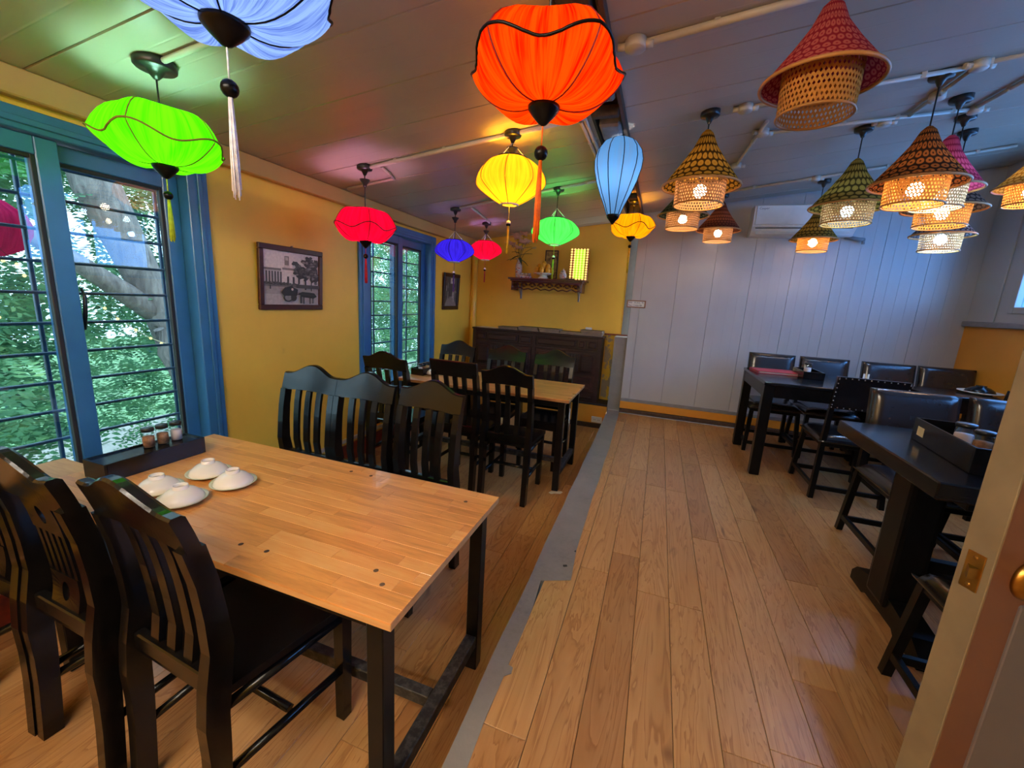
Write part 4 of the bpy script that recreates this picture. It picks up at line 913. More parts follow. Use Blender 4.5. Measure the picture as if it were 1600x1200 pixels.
# ------------------------------------------------------------------ raised side: black tables and leather chairs
def leather_chair(label, group, leather='leather', studs=False):
    """low backed chair with padded seat and panel; faces +y, box stretchers near the floor"""
    e = thing('leather_chair', label, 'chair', (0, 0, ST), 0, group); m = M['black_matt']
    ft = {}
    for s in (-1, 1):
        obj('rear_leg', bevel_all(loft(bmesh.new(), [(s * 0.205, -0.235, 0.001, 0.030, 0.034), (s * 0.185, -0.195, 0.40, 0.030, 0.036), (s * 0.182, -0.205, 0.62, 0.028, 0.030), (s * 0.180, -0.245, 0.86, 0.026, 0.024)]), 0.003), m, e)
        obj('front_leg', bevel_all(loft(bmesh.new(), [(s * 0.205, 0.225, 0.001, 0.030, 0.030), (s * 0.182, 0.185, 0.40, 0.032, 0.032)]), 0.003), m, e)
        obj('stretcher', bx(s * 0.203 - 0.011, s * 0.203 + 0.011, -0.215, 0.205, 0.075, 0.105, 0.002), m, e)
    for y_ in (-0.226, 0.216): obj('stretcher', bx(-0.19, 0.19, y_ - 0.011, y_ + 0.011, 0.065, 0.095, 0.002), m, e)
    obj('seat_frame', bx(-0.195, 0.195, -0.205, 0.205, 0.375, 0.405, 0.004), m, e)
    bm = bmesh.new(); N = 14; vs = []
    for j in range(N + 1):
        row = []
        for i in range(N + 1):
            u, v = 2 * i / N - 1, 2 * j / N - 1; k = (1 - abs(u) ** 6) * (1 - abs(v) ** 6)
            row.append(bm.verts.new((u * 0.212, v * 0.218, 0.412 + 0.050 * k ** 0.6 + 0.006 * (1 - u * u) * (1 - v * v))))
        vs.append(row)
    for j in range(N):
        for i in range(N): f = bm.faces.new((vs[j][i], vs[j][i + 1], vs[j + 1][i + 1], vs[j + 1][i])); f.smooth = True
    bdr = [vs[0][i] for i in range(N)] + [vs[j][N] for j in range(N)] + [vs[N][i] for i in range(N, 0, -1)] + [vs[j][0] for j in range(N, 0, -1)]
    lo = [bm.verts.new((v.co.x * 0.985, v.co.y * 0.985, 0.404)) for v in bdr]
    for k in range(len(bdr)): bm.faces.new((bdr[k], lo[k], lo[(k + 1) % len(lo)], bdr[(k + 1) % len(lo)]))
    bm.faces.new(lo); obj('seat_cushion', bm, M[leather], e)
    bm = bmesh.new(); fr_, bk = [], []                   # padded back panel, soft front, flat back
    for j in range(N + 1):
        rf, rb_ = [], []
        for i in range(N + 1):
            u, v = 2 * i / N - 1, 2 * j / N - 1; k = ((1 - abs(u) ** 8) * (1 - abs(v) ** 6)) ** 0.55; z = 0.765 + v * 0.112; yy = -0.205 - max(0, (z - 0.62)) * 0.17
            rf.append(bm.verts.new((u * 0.198, yy + 0.012 + 0.030 * k, z))); rb_.append(bm.verts.new((u * 0.198, yy - 0.016, z)))
        fr_.append(rf); bk.append(rb_)
    for j in range(N):
        for i in range(N):
            f = bm.faces.new((fr_[j][i], fr_[j + 1][i], fr_[j + 1][i + 1], fr_[j][i + 1])); f.smooth = True
            bm.faces.new((bk[j][i], bk[j][i + 1], bk[j + 1][i + 1], bk[j + 1][i]))
    for i in range(N):
        bm.faces.new((fr_[0][i], fr_[0][i + 1], bk[0][i + 1], bk[0][i])); bm.faces.new((fr_[N][i + 1], fr_[N][i], bk[N][i], bk[N][i + 1]))
        bm.faces.new((fr_[i + 1][0], fr_[i][0], bk[i][0], bk[i + 1][0])); bm.faces.new((fr_[i][N], fr_[i + 1][N], bk[i + 1][N], bk[i][N]))
    obj('back_panel', bm, M[leather], e)
    if studs:
        bm = bmesh.new()
        pts = [(-0.19 + 0.38 * k / 11, zz) for k in range(12) for zz in (0.662, 0.868)] + [(s * 0.19, 0.68 + 0.18 * k / 6) for k in range(7) for s in (-1, 1)]
        for x, z in pts: sphere(bm, (x, -0.205 - max(0, z - 0.62) * 0.17 - 0.016, z), 0.0042, 6, 4)
        o = obj('studs', bm, M['stud'], e); o['kind'] = 'stuff'
    return e
gC1, gC2, gD1, gD2 = 'leather chairs before the far black table', 'leather chairs along the grey wall', 'leather chairs behind the near black table', 'leather chair before the near black table'
lc = leather_chair('black studded leather chair with its back to the camera at the far black table', gC1, 'leather', True); place(lc, (1.362, 3.52, ST), 0, lc['label'])
c = copy_tree(lc); place(c, (2.27, 3.60, ST), 0, 'black studded leather chair at the far right, before the second far table')
bc = leather_chair('large brown leather chair back facing the camera behind the near black table', gD1, 'brown_leather'); place(bc, (1.385, 2.61, ST), PI, bc['label'])
c = copy_tree(bc); place(c, (1.835, 2.62, ST), PI + 0.03, 'brown leather chair back beside the half open door, behind the jars')
for x, y, r, lb in ((1.09, 4.42, 180, 'black leather chair along the grey wall behind the red menu'), (1.53, 4.43, 180, 'black leather chair along the grey wall behind the small black box'), (2.03, 4.44, 180, 'black leather chair along the grey wall, third from the left'), (2.44 if 0 else 2.46 + 0.06, 4.46, 180, 'black leather chair along the grey wall in the right corner')):
    c = copy_tree(bc); place(c, (min(x, 2.44 + 0.02), y, ST), math.radians(r), lb, gC2)
    for o in c.children:
        if o.name.split('.')[0] in ('seat_cushion', 'back_panel'): o.data = o.data if 0 else o.data
c = copy_tree(lc)
for o in list(c.children):
    if o.name.startswith('studs'): bpy.data.objects.remove(o)
place(c, (1.13, 1.44, ST), 0, 'black leather chair half hidden by the door, nearest the camera on the right', gD2)

def black_table(name, label, x0, x1, y0, y1, zt, th, apron=0.09):
    e = thing(name, label, 'table', ((x0 + x1) / 2, (y0 + y1) / 2, ST), 0, 'black tables of the raised side'); L, D = x1 - x0, y1 - y0; z = zt - ST
    obj('tabletop', bx(-L / 2, L / 2, -D / 2, D / 2, z - th, z, 0.004), M['dark_table'], e)
    for sx_ in (-1, 1):
        for sy_ in (-1, 1): obj('leg', bx(sx_ * (L / 2 - 0.04) - 0.035, sx_ * (L / 2 - 0.04) + 0.035, sy_ * (D / 2 - 0.04) - 0.035, sy_ * (D / 2 - 0.04) + 0.035, 0.001, z - th, 0.004), M['black_matt'], e)
    for sy_ in (-1, 1): obj('apron', bx(-L / 2 + 0.075, L / 2 - 0.075, sy_ * (D / 2 - 0.018) - 0.012, sy_ * (D / 2 - 0.018) + 0.012, z - th - apron, z - th, 0.002), M['black_matt'], e)
    for sx_ in (-1, 1): obj('apron', bx(sx_ * (L / 2 - 0.018) - 0.012, sx_ * (L / 2 - 0.018) + 0.012, -D / 2 + 0.075, D / 2 - 0.075, z - th - apron, z - th, 0.002), M['black_matt'], e)
    return e
black_table('black_table', 'black wooden table with a red menu, before the grey wall', 0.815, 1.816, 3.55, 4.40, 1.0, 0.025)
black_table('black_table', 'second black table in the far right corner', 1.925, 2.60, 3.80, 4.195, 1.0, 0.03)
# trestle table near the door
e = thing('trestle_table', 'near black trestle table with thick top beside the open door', 'table', (1.62, 2.055, ST), 0, 'black tables of the raised side')
obj('tabletop', bevel_all(bx(-0.70, 0.70, -0.405, 0.405, 0.688, 0.75), 0.005), M['dark_table'], e)
for sx_ in (-1, 1):
    obj('post', bevel_all(bx(sx_ * 0.53 - 0.06, sx_ * 0.53 + 0.06, -0.075, 0.075, 0.06, 0.64), 0.018, 2), M['black_matt'], e)
    bm = bmesh.new(); prof = [(-0.33, 0.002), (-0.16, 0.002), (-0.14, 0.02), (0.10, 0.02), (0.12, 0.002), (0.24, 0.002), (0.24, 0.045), (0.20, 0.085), (0.09, 0.11), (-0.10, 0.11), (-0.26, 0.085), (-0.33, 0.045)]
    a = [bm.verts.new((sx_ * 0.53 - 0.045, y_, z_)) for y_, z_ in prof]; b = [bm.verts.new((sx_ * 0.53 + 0.045, y_, z_)) for y_, z_ in prof]
    bm.faces.new(a[::-1]); bm.faces.new(b)
    for k in range(len(prof)): bm.faces.new((a[k], a[(k + 1) % len(prof)], b[(k + 1) % len(prof)], b[k]))
    obj('foot', bevel_all(bm, 0.006), M['black_matt'], e)
    obj('top_bearer', bx(sx_ * 0.53 - 0.04, sx_ * 0.53 + 0.04, -0.33, 0.33, 0.64, 0.688, 0.004), M['black_matt'], e)
obj('stretcher', bx(-0.47, 0.47, -0.02, 0.02, 0.20, 0.29, 0.004), M['black_matt'], e)
# things on the black tables
e = thing('menu_book', 'red menu book lying on the far black table', 'menu', (1.02, 4.17, 1.0005), 0.12)
obj('cover', bx(-0.17, 0.17, -0.11, 0.11, 0, 0.004, 0.001), M['red_menu'], e); obj('pages', bx(-0.16, 0.164, -0.105, 0.105, 0.004, 0.018), M['pages'], e); obj('cover', bx(-0.17, 0.17, -0.11, 0.11, 0.018, 0.022, 0.001), M['red_menu'], e); obj('spine', bx(-0.174, -0.168, -0.11, 0.11, 0, 0.022, 0.001), M['red_menu'], e)
tray('small black box with a jar on the far black table', 1.245, 4.10, 1.0005, 0.15, 0.30, 0.062, 0.02)
jar('square cut glass jar in the small black box', 1.245, 4.13, 1.0205, 'salt', 'jar on the far black table', 0.03, 0.085)
e = thing('card_holder', 'small black holder with white slips on the far black table', 'holder', (1.60, 3.98, 1.0005))
obj('base', bx(-0.05, 0.05, -0.03, 0.03, 0, 0.045, 0.004), M['black'], e)
for k in (-1, 1): obj('slip', bx(k * 0.014 - 0.006, k * 0.014 + 0.006, -0.004, 0.0, 0.03, 0.085), M['paper'], e)
e = thing('serving_plate', 'white plate under a dark bowl on the corner table', 'plate', (2.36, 4.08, 1.0005))
bm = bmesh.new(); lathe(bm, [(0.001, 0.004), (0.06, 0.004), (0.065, 0.0), (0.072, 0.004), (0.125, 0.018), (0.123, 0.022), (0.07, 0.009), (0.001, 0.009)], 36); obj('dish', bm, M['ceramic'], e)
bm = bmesh.new(); lathe(bm, [(0.085, 0.0), (0.087, 0.004), (0.076, 0.024), (0.05, 0.042), (0.03, 0.047), (0.03, 0.056), (0.001, 0.056)], 30, cap0=True); tag(obj('dark_bowl', bm, M['black'], None, (2.36, 4.08, 1.0105)), 'upturned dark bowl on the white plate', 'bowl')
e = tray('black box of jars with cream sticker on the near trestle table', 1.17, 2.02, 1.0005, 0.15, 0.46, 0.095, 0.035, -0.10)
obj('sticker', bx(-0.0765, -0.0752, 0.13, 0.185, 0.028, 0.066), M['card'], e)
gk = 'jars on the near trestle table'
jar('jar of white salt in the near black box', 1.165, 2.03, 1.0365, 'salt', gk, 0.032, 0.085)
jar('jar of brown spice in the near black box, right of the salt', 1.175, 1.945, 1.0365, 'pepper', gk, 0.030, 0.08)
jar('jar of toothpicks in the near black box beside the door', 1.185, 1.865, 1.0365, 'toothpick', gk, 0.028, 0.075)

# ------------------------------------------------------------------ dark cabinet with menus
e = thing('sideboard', 'dark carved rosewood sideboard on the ledge below the shelf', 'cabinet', (-1.46, 5.17, 0.305))
Wc, Dc, Hc = 1.70, 0.27, 0.815; yf = -Dc / 2
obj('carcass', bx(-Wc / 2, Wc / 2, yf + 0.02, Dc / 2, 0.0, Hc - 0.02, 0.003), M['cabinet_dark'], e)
obj('top_board', bx(-Wc / 2 - 0.012, Wc / 2 + 0.012, yf - 0.005, Dc / 2, Hc - 0.02, Hc, 0.004), M['cabinet'], e)
bm = bmesh.new()
for x in (-Wc / 2 + 0.025, -0.0, Wc / 2 - 0.025): bx(x - 0.025, x + 0.025, yf, yf + 0.022, 0.0, Hc - 0.02, 0.002, bm)
for z in (0.012, 0.10, 0.63, Hc - 0.045): bx(-Wc / 2 + 0.05, Wc / 2 - 0.05, yf + 0.001, yf + 0.02, z - 0.012, z + 0.02, 0.002, bm)
obj('face_frame', bm, M['cabinet'], e)
def raised(x0, x1, z0, z1, name, par=None, d=0.0):
    bm = bmesh.new(); bx(x0, x1, yf + 0.004 - d, yf + 0.02, z0, z1, 0.002, bm); bx(x0 + 0.018, x1 - 0.018, yf - 0.012 - d, yf + 0.006, z0 + 0.018, z1 - 0.018, 0.010, bm)
    return obj(name, bm, M['cabinet'], par or e)
for x0, x1 in ((-0.80, -0.66), (-0.645, -0.215), (-0.20, -0.03), (0.03, 0.55), (0.565, 0.66), (0.675, 0.80)): raised(x0, x1, 0.655, Hc - 0.05, 'drawer')
for x0, x1 in ((-0.80, -0.42), (-0.41, -0.03), (0.03, 0.41), (0.42, 0.80)):
    d_ = obj('door', bx(x0, x1, yf + 0.003, yf + 0.018, 0.125, 0.615, 0.002), M['cabinet'], e)
    mid = (x0 + x1) / 2; sgn = 1 if round(mid * 10) in (-6, 2) else -1
    xa, xb = (x0 + 0.02, mid + 0.01) if sgn > 0 else (mid - 0.01, x1 - 0.02)
    raised(xa, xb, 0.36, 0.60, 'door_panel', d_, 0.004); raised(x0 + 0.02, x1 - 0.02, 0.14, 0.34, 'door_panel', d_, 0.004)
    ga, gb = (xb + 0.012, x1 - 0.015) if sgn > 0 else (x0 + 0.015, xa - 0.012)
    obj('grille_black_sheet', bx(ga, gb, yf + 0.0005, yf + 0.003, 0.37, 0.59), M['gasket'], d_)  # flat black sheet set on the door behind the spindles
    bm = bmesh.new(); n = 6
    for k in range(n):
        xx = ga + (gb - ga) * (k + 0.5) / n
        lathe(bm, [(0.004, 0.37), (0.009, 0.40), (0.0045, 0.44), (0.010, 0.48), (0.0045, 0.52), (0.009, 0.56), (0.004, 0.59)], 8, (xx, yf - 0.006, 0))
    o = obj('spindles', bm, M['cabinet'], d_); o['kind'] = 'stuff'
for x0, x1 in ((-0.80, -0.03), (0.03, 0.80)): raised(x0, x1, 0.03, 0.09, 'plinth_panel')
book = {}
def menu_book(label, x, y, z, rz, group):
    if 'm' in book:
        c = copy_tree(book['m']); c.location = (x, y, z); c.rotation_euler = (0, 0, rz); c['label'] = label; c['group'] = group; return c
    m = thing('menu_book', label, 'menu', (x, y, z), rz, group)
    obj('cover', bx(-0.135, 0.135, -0.10, 0.10, 0, 0.0035, 0.001), M['cover'], m); obj('pages', bx(-0.128, 0.128, -0.094, 0.096, 0.0035, 0.0135), M['pages'], m); obj('cover', bx(-0.135, 0.135, -0.10, 0.10, 0.0135, 0.017, 0.001), M['cover'], m)
    book['m'] = m; return m
od = ['topmost', 'second from the top', 'third from the top', 'fourth from the top']; st = ['leftmost', 'second', 'middle', 'fourth', 'rightmost']
for i, (x, n) in enumerate(((-1.83, 2), (-1.555, 3), (-1.28, 3), (-1.015, 2), (-0.755, 4))):
    for k in range(n):
        menu_book('brown menu book, %s of %d in the %s stack on the sideboard' % (od[n - 1 - k], n, st[i]), x + 0.006 * math.sin(5 * k + i), 5.16 + 0.004 * math.cos(3 * k), 1.1205 + 0.0172 * k, 0.03 * math.sin(7 * k + 2 * i), 'menu books stacked on the sideboard')
tag(obj('cloth_mat', bx(-2.28, -2.0, 5.08, 5.28, 1.1202, 1.1225, 0.0008), M['paper']), 'white cloth on the left end of the sideboard', 'cloth')
tag(obj('soap_dish', bevel_all(bx(-0.86, -0.78, 5.245, 5.285, 1.1895 if 0 else 1.1208, 1.215), 0.006), M['white_plastic']), 'small white box behind the rightmost menu stack', 'box')
# ------------------------------------------------------------------ carved shelf with offerings
e = thing('altar_shelf', 'carved dark red wooden shelf on the yellow back wall', 'shelf', (-1.375, 5.19, 1.63))
obj('shelf_board', bevel_all(bx(-0.495, 0.495, -0.125, 0.128, 0.128, 0.150), 0.005), M['redwood'], e)
obj('moulding', bx(-0.465, 0.465, -0.108, 0.12, 0.106, 0.128, 0.004), M['redwood'], e)
for s in (-1, 1): obj('end_panel', bx(s * 0.44 - 0.012, s * 0.44 + 0.012, -0.10, 0.125, -0.005, 0.106, 0.003), M['redwood'], e)
bm = bmesh.new()                                     # pierced scroll frieze
for k in range(8):
    x = -0.39 + 0.111 * k
    for s in (-1, 1):
        pts = [(x + s * 0.045 * (1 - t_ / 9) * math.cos(t_ * 0.75), -0.104 - 0.004 * math.sin(t_), 0.056 + 0.042 * (1 - t_ / 9) * math.sin(t_ * 0.75)) for t_ in range(9)]
        tube(bm, pts, [0.008 - 0.0004 * q for q in range(9)], 6)
    tube(bm, [(x - 0.055, -0.104, 0.02 + 0.012 * (k % 2)), (x, -0.105, 0.006), (x + 0.055, -0.104, 0.02 + 0.012 * ((k + 1) % 2))], 0.008, 6)
tube(bm, [(-0.43, -0.104, 0.098), (0.43, -0.104, 0.098)], 0.009, 6)
o = obj('carved_frieze', bm, M['redwood'], e); o['kind'] = 'stuff'
for s in (-1, 1):
    bm = bmesh.new(); x = s * 0.385
    bx(x - 0.012, x + 0.012, 0.118, 0.128, -0.11, 0.10, 0.002, bm); bx(x - 0.012, x + 0.012, -0.06, 0.12, 0.096, 0.106, 0.002, bm)
    tube(bm, [(x, 0.12, -0.09), (x, -0.04, 0.096)], 0.006, 6); obj('bracket', bm, M['steel'], e)
ZS = 1.7805
e = thing('flower_vase', 'patterned porcelain vase at the left end of the carved shelf', 'vase', (-1.765, 5.17, ZS))
t = NT('painted_porcelain'); n = t.noise(t.coord('Object'), 28, 3, 0.6)
t.set(t.ramp(n, [(0.36, lin(60, 70, 120)), (0.44, lin(196, 186, 184)), (0.56, lin(206, 190, 184)), (0.64, lin(176, 96, 84))]), 0.2); M['painted'] = t.m
bm = bmesh.new(); lathe(bm, [(0.001, 0.0), (0.034, 0.0), (0.040, 0.03), (0.046, 0.10), (0.044, 0.15), (0.030, 0.19), (0.024, 0.215), (0.033, 0.235), (0.029, 0.236), (0.020, 0.215), (0.001, 0.20)], 28); obj('body', bm, M['painted'], e)
fl_ = thing('lily_bouquet', 'pink lilies with dark leaves standing in the vase', 'flowers', (-1.765, 5.17, ZS + 0.20))
bm = bmesh.new(); heads = [(-0.10, -0.02, 0.20, -0.5), (-0.02, -0.05, 0.27, 0.1), (0.05, -0.03, 0.22, 0.4), (0.01, -0.06, 0.15, 0.2), (0.09, 0.0, 0.24, 0.7), (-0.05, 0.02, 0.31, -0.2), (0.035, 0.03, 0.33, 0.3)]
for x, y, z, tl_ in heads: tube(bm, [(0, 0, 0.0), (x * 0.35, y * 0.4, z * 0.5), (x, y, z)], 0.0028, 5)
tube(bm, [(0, 0, 0), (0.08, 0.0, 0.12), (0.17, 0.0, 0.17)], 0.0025, 5); o = obj('stems', bm, M['stem'], fl_); o['kind'] = 'stuff'
def petal(bm, c, az, el, ln, wd, droop):
    m = Matrix.Translation(c) @ Matrix.Rotation(az, 4, 'Z') @ Matrix.Rotation(el, 4, 'Y'); rows = []
    for k in range(6):
        s = k / 5; ww = wd * math.sin(PI * (0.12 + 0.88 * s) ** 0.8) if k < 5 else 0.0005
        rows.append([bm.verts.new(m @ Vector((ln * s, q * ww, -droop * s * s + 0.004 * abs(q)))) for q in (-1, 0, 1)])
    for a, b in zip(rows, rows[1:]):
        for q in (0, 1): f = bm.faces.new((a[q], a[q + 1], b[q + 1], b[q])); f.smooth = True
for i, (x, y, z, tl_) in enumerate(heads):
    bm = bmesh.new(); c_ = Vector((x, y - 0.01, z))
    for k in range(6): petal(bm, c_ + Vector((0, -0.012, 0.0)), k * PI / 3 + tl_, -0.35 - 0.3 * math.sin(k * PI / 3 + tl_ + PI) * 0.8, 0.092, 0.032, 0.026)
    obj('lily_flower', bm, M['pink_petal'], fl_)
for k, (az, el, z) in enumerate(((3.3, -0.1, 0.03), (2.8, 0.15, 0.07), (0.2, -0.35, 0.08), (-0.3, 0.35, 0.03), (4.4, -0.2, 0.10), (0.6, -0.5, 0.15), (2.5, -0.6, 0.16), (-1.0, 0.5, 0.05))):
    bm = bmesh.new(); petal(bm, Vector((0.01 * math.cos(az), 0.01 * math.sin(az), z)), az, el, 0.15, 0.020, 0.035); obj('leaf', bm, M['stem'], fl_)
bm = bmesh.new(); petal(bm, Vector((0.16, 0, 0.165)), 0.1, -0.3, 0.06, 0.012, 0.0); petal(bm, Vector((0.16, 0.004, 0.163)), 0.1, 0.0, 0.055, 0.012, 0.0); obj('lily_bud', bm, M['celadon'], fl_)
e = thing('cup_stand', 'white porcelain stand for three small cups on the carved shelf', 'stand', (-1.655, 5.13, ZS)); obj('body', bx(-0.075, 0.075, -0.022, 0.022, 0, 0.028, 0.005), M['painted'], e)
for k in range(3):
    bm = bmesh.new(); lathe(bm, [(0.012, 0.0), (0.019, 0.012), (0.021, 0.030), (0.019, 0.030), (0.016, 0.012), (0.001, 0.006)], 16, cap0=True)
    tag(obj('offering_cup', bm, M['painted'], None, (-1.655 + (k - 1) * 0.048, 5.13, ZS + 0.0285)), 'small white cup on the porcelain stand, %s of three' % ('left', 'middle', 'right')[k], 'cup', 'offering cups on the carved shelf')
e = thing('fruit_stand', 'white footed dish of yellow fruit on the carved shelf', 'dish', (-1.43, 5.16, ZS))
bm = bmesh.new(); lathe(bm, [(0.07, 0.0), (0.066, 0.008), (0.045, 0.03), (0.05, 0.042), (0.125, 0.062), (0.128, 0.068), (0.12, 0.067), (0.05, 0.052), (0.001, 0.05)], 32, cap0=True); obj('dish', bm, M['ceramic'], e)
k = 0
for ring, n, z, rr in ((0, 8, 0.094, 0.098), (1, 5, 0.140, 0.058), (2, 1, 0.178, 0.0)):
    for q in range(n):
        a = 2 * PI * q / n + ring; bm = bmesh.new(); sphere(bm, (0, 0, 0), 0.0345, 12, 8, (1.0, 0.86, 1.24))
        bmesh.ops.translate(bm, verts=bm.verts, vec=(0, 0, 0)); tube(bm, [(0, 0, 0.033), (0.004, 0, 0.046)], 0.003, 5)
        o = obj('yellow_fruit', bm, M['fruit'], None, (-1.43 + rr * math.cos(a), 5.16 + rr * math.sin(a), ZS + z)); o.rotation_euler = (0.3 * math.cos(a), 0.3 * math.sin(a), a)
        sec = ('right side', 'right rear', 'rear', 'left rear', 'left side', 'left front', 'front', 'right front')[round(a / (PI / 4)) % 8]
        tag(o, ('yellow fruit at the %s of the lower ring on the white footed dish' % sec, 'yellow fruit at the %s of the upper ring on the white footed dish' % sec, 'topmost yellow fruit of the pile on the white footed dish')[ring], 'fruit', 'yellow fruit on the footed dish, ' + ('bottom ring', 'upper ring', 'top')[ring])
e = thing('ginger_jar', 'blue and white lidded jar on the carved shelf', 'jar', (-1.175, 5.14, ZS))
bm = bmesh.new(); lathe(bm, [(0.001, 0), (0.030, 0), (0.044, 0.03), (0.046, 0.055), (0.032, 0.082), (0.026, 0.09)], 24); obj('body', bm, M['painted'], e)
bm = bmesh.new(); lathe(bm, [(0.032, 0.088), (0.030, 0.100), (0.012, 0.112), (0.007, 0.118), (0.009, 0.126), (0.001, 0.132)], 20, cap0=True); obj('lid', bm, M['painted'], e)
e = thing('framed_icon', 'small grey brown framed picture leaning behind the fruit', 'picture', (-1.37, 5.285, ZS), 0)
obj('frame', bx(-0.085, 0.085, -0.012, 0.012, 0, 0.36, 0.003), M['cabinet'], e); t = NT('faded_print'); n = t.noise(t.coord('Object'), 16, 4, 0.6, 1.0)
t.set(t.ramp(n, [(0.35, lin(90, 70, 44)), (0.5, lin(150, 120, 66)), (0.65, lin(176, 150, 96))]), 0.6); obj('print', bx(-0.07, 0.07, -0.014, -0.011, 0.015, 0.345), t.m, e)
e = thing('light_board', 'tall board of rows of glowing gold dots at the right end of the carved shelf', 'light board', (-1.0, 5.20, ZS), 0)
obj('back_board', bx(-0.112, 0.112, -0.012, 0.02, 0, 0.375, 0.003), M['tile_red'], e)
obj('lit_panel', bx(-0.06, 0.072, -0.0145, -0.0122, 0.02, 0.365), M['green_light'], e)
bm = bmesh.new()
for i in range(6):
    for j in range(13): sphere(bm, (-0.095 + 0.038 * i, -0.018, 0.016 + 0.0288 * j), 0.0130, 8, 5, (1.05, 0.5, 0.95))
o = obj('gold_dots', bm, M['gold_light'], e); o['kind'] = 'stuff'
tag(obj('incense_box', bx(-1.13, -1.02, 5.085, 5.12, ZS, ZS + 0.014, 0.002), M['cabinet']), 'flat dark box before the glowing board on the shelf', 'box')

# ------------------------------------------------------------------ pictures on the left wall
def picture(name, label, yc, zc, w_, h_, tilt, draw, fw_=0.035):
    e = thing(name, label, 'picture', (XL + 0.016, yc, zc), 0, None); e.rotation_euler = (tilt, math.radians(2.5), 0)
    bm = bmesh.new()
    for a, b, c, d in ((-w_ / 2, w_ / 2, h_ / 2 - fw_, h_ / 2), (-w_ / 2, w_ / 2, -h_ / 2, -h_ / 2 + fw_)): bx(-0.010, 0.014, a, b, c, d, 0.004, bm)
    for a, b in ((-w_ / 2, -w_ / 2 + fw_), (w_ / 2 - fw_, w_ / 2)): bx(-0.010, 0.0135, a, b, -h_ / 2 + fw_, h_ / 2 - fw_, 0.004, bm)
    obj('frame', bm, M['frame_wood'], e)
    obj('backing', bx(-0.010, 0.0, -w_ / 2 + fw_, w_ / 2 - fw_, -h_ / 2 + fw_, h_ / 2 - fw_), M['cabinet_dark'], e)
    iw, ih = w_ - 2 * fw_, h_ - 2 * fw_; bm = bmesh.new(); tones = []; depth = [0]
    def poly(pts, tone):
        depth[0] += 1; x = 0.0006 + depth[0] * 0.00006
        vs = [bm.verts.new((x, (u - 0.5) * iw, (v - 0.5) * ih)) for u, v in pts]
        f = bm.faces.new(vs); f.normal_update()
        if f.normal.x < 0: f.normal_flip()
        if tone not in tones: tones.append(tone)
        f.material_index = tones.index(tone)
    rect = lambda u0, u1, v0, v1, t_: poly([(u0, v0), (u1, v0), (u1, v1), (u0, v1)], t_)
    disc = lambda u, v, a, b, t_, n=12, j=0.0: poly([(u + a * math.cos(2 * PI * k / n) * (1 + j * math.sin(k * 5.1)), v + b * math.sin(2 * PI * k / n) * (1 + j * math.cos(k * 3.7))) for k in range(n)], t_)
    draw(poly, rect, disc)
    me = bpy.data.meshes.new('print'); bm.to_mesh(me); bm.free()
    for t_ in tones: me.materials.append(plain('print_tone', lin(t_ * 1.04, t_ * 0.98, t_ * 0.93), 0.45, 0, 0.06, 60))
    o = bpy.data.objects.new('print', me); COL.objects.link(o); o.parent = e
    bm = bmesh.new(); tube(bm, [(-0.012, 0, h_ / 2 + 0.004), (0.006, 0, h_ / 2 + 0.006)], 0.004, 6); obj('hook', bm, M['steel'], e)
    return e
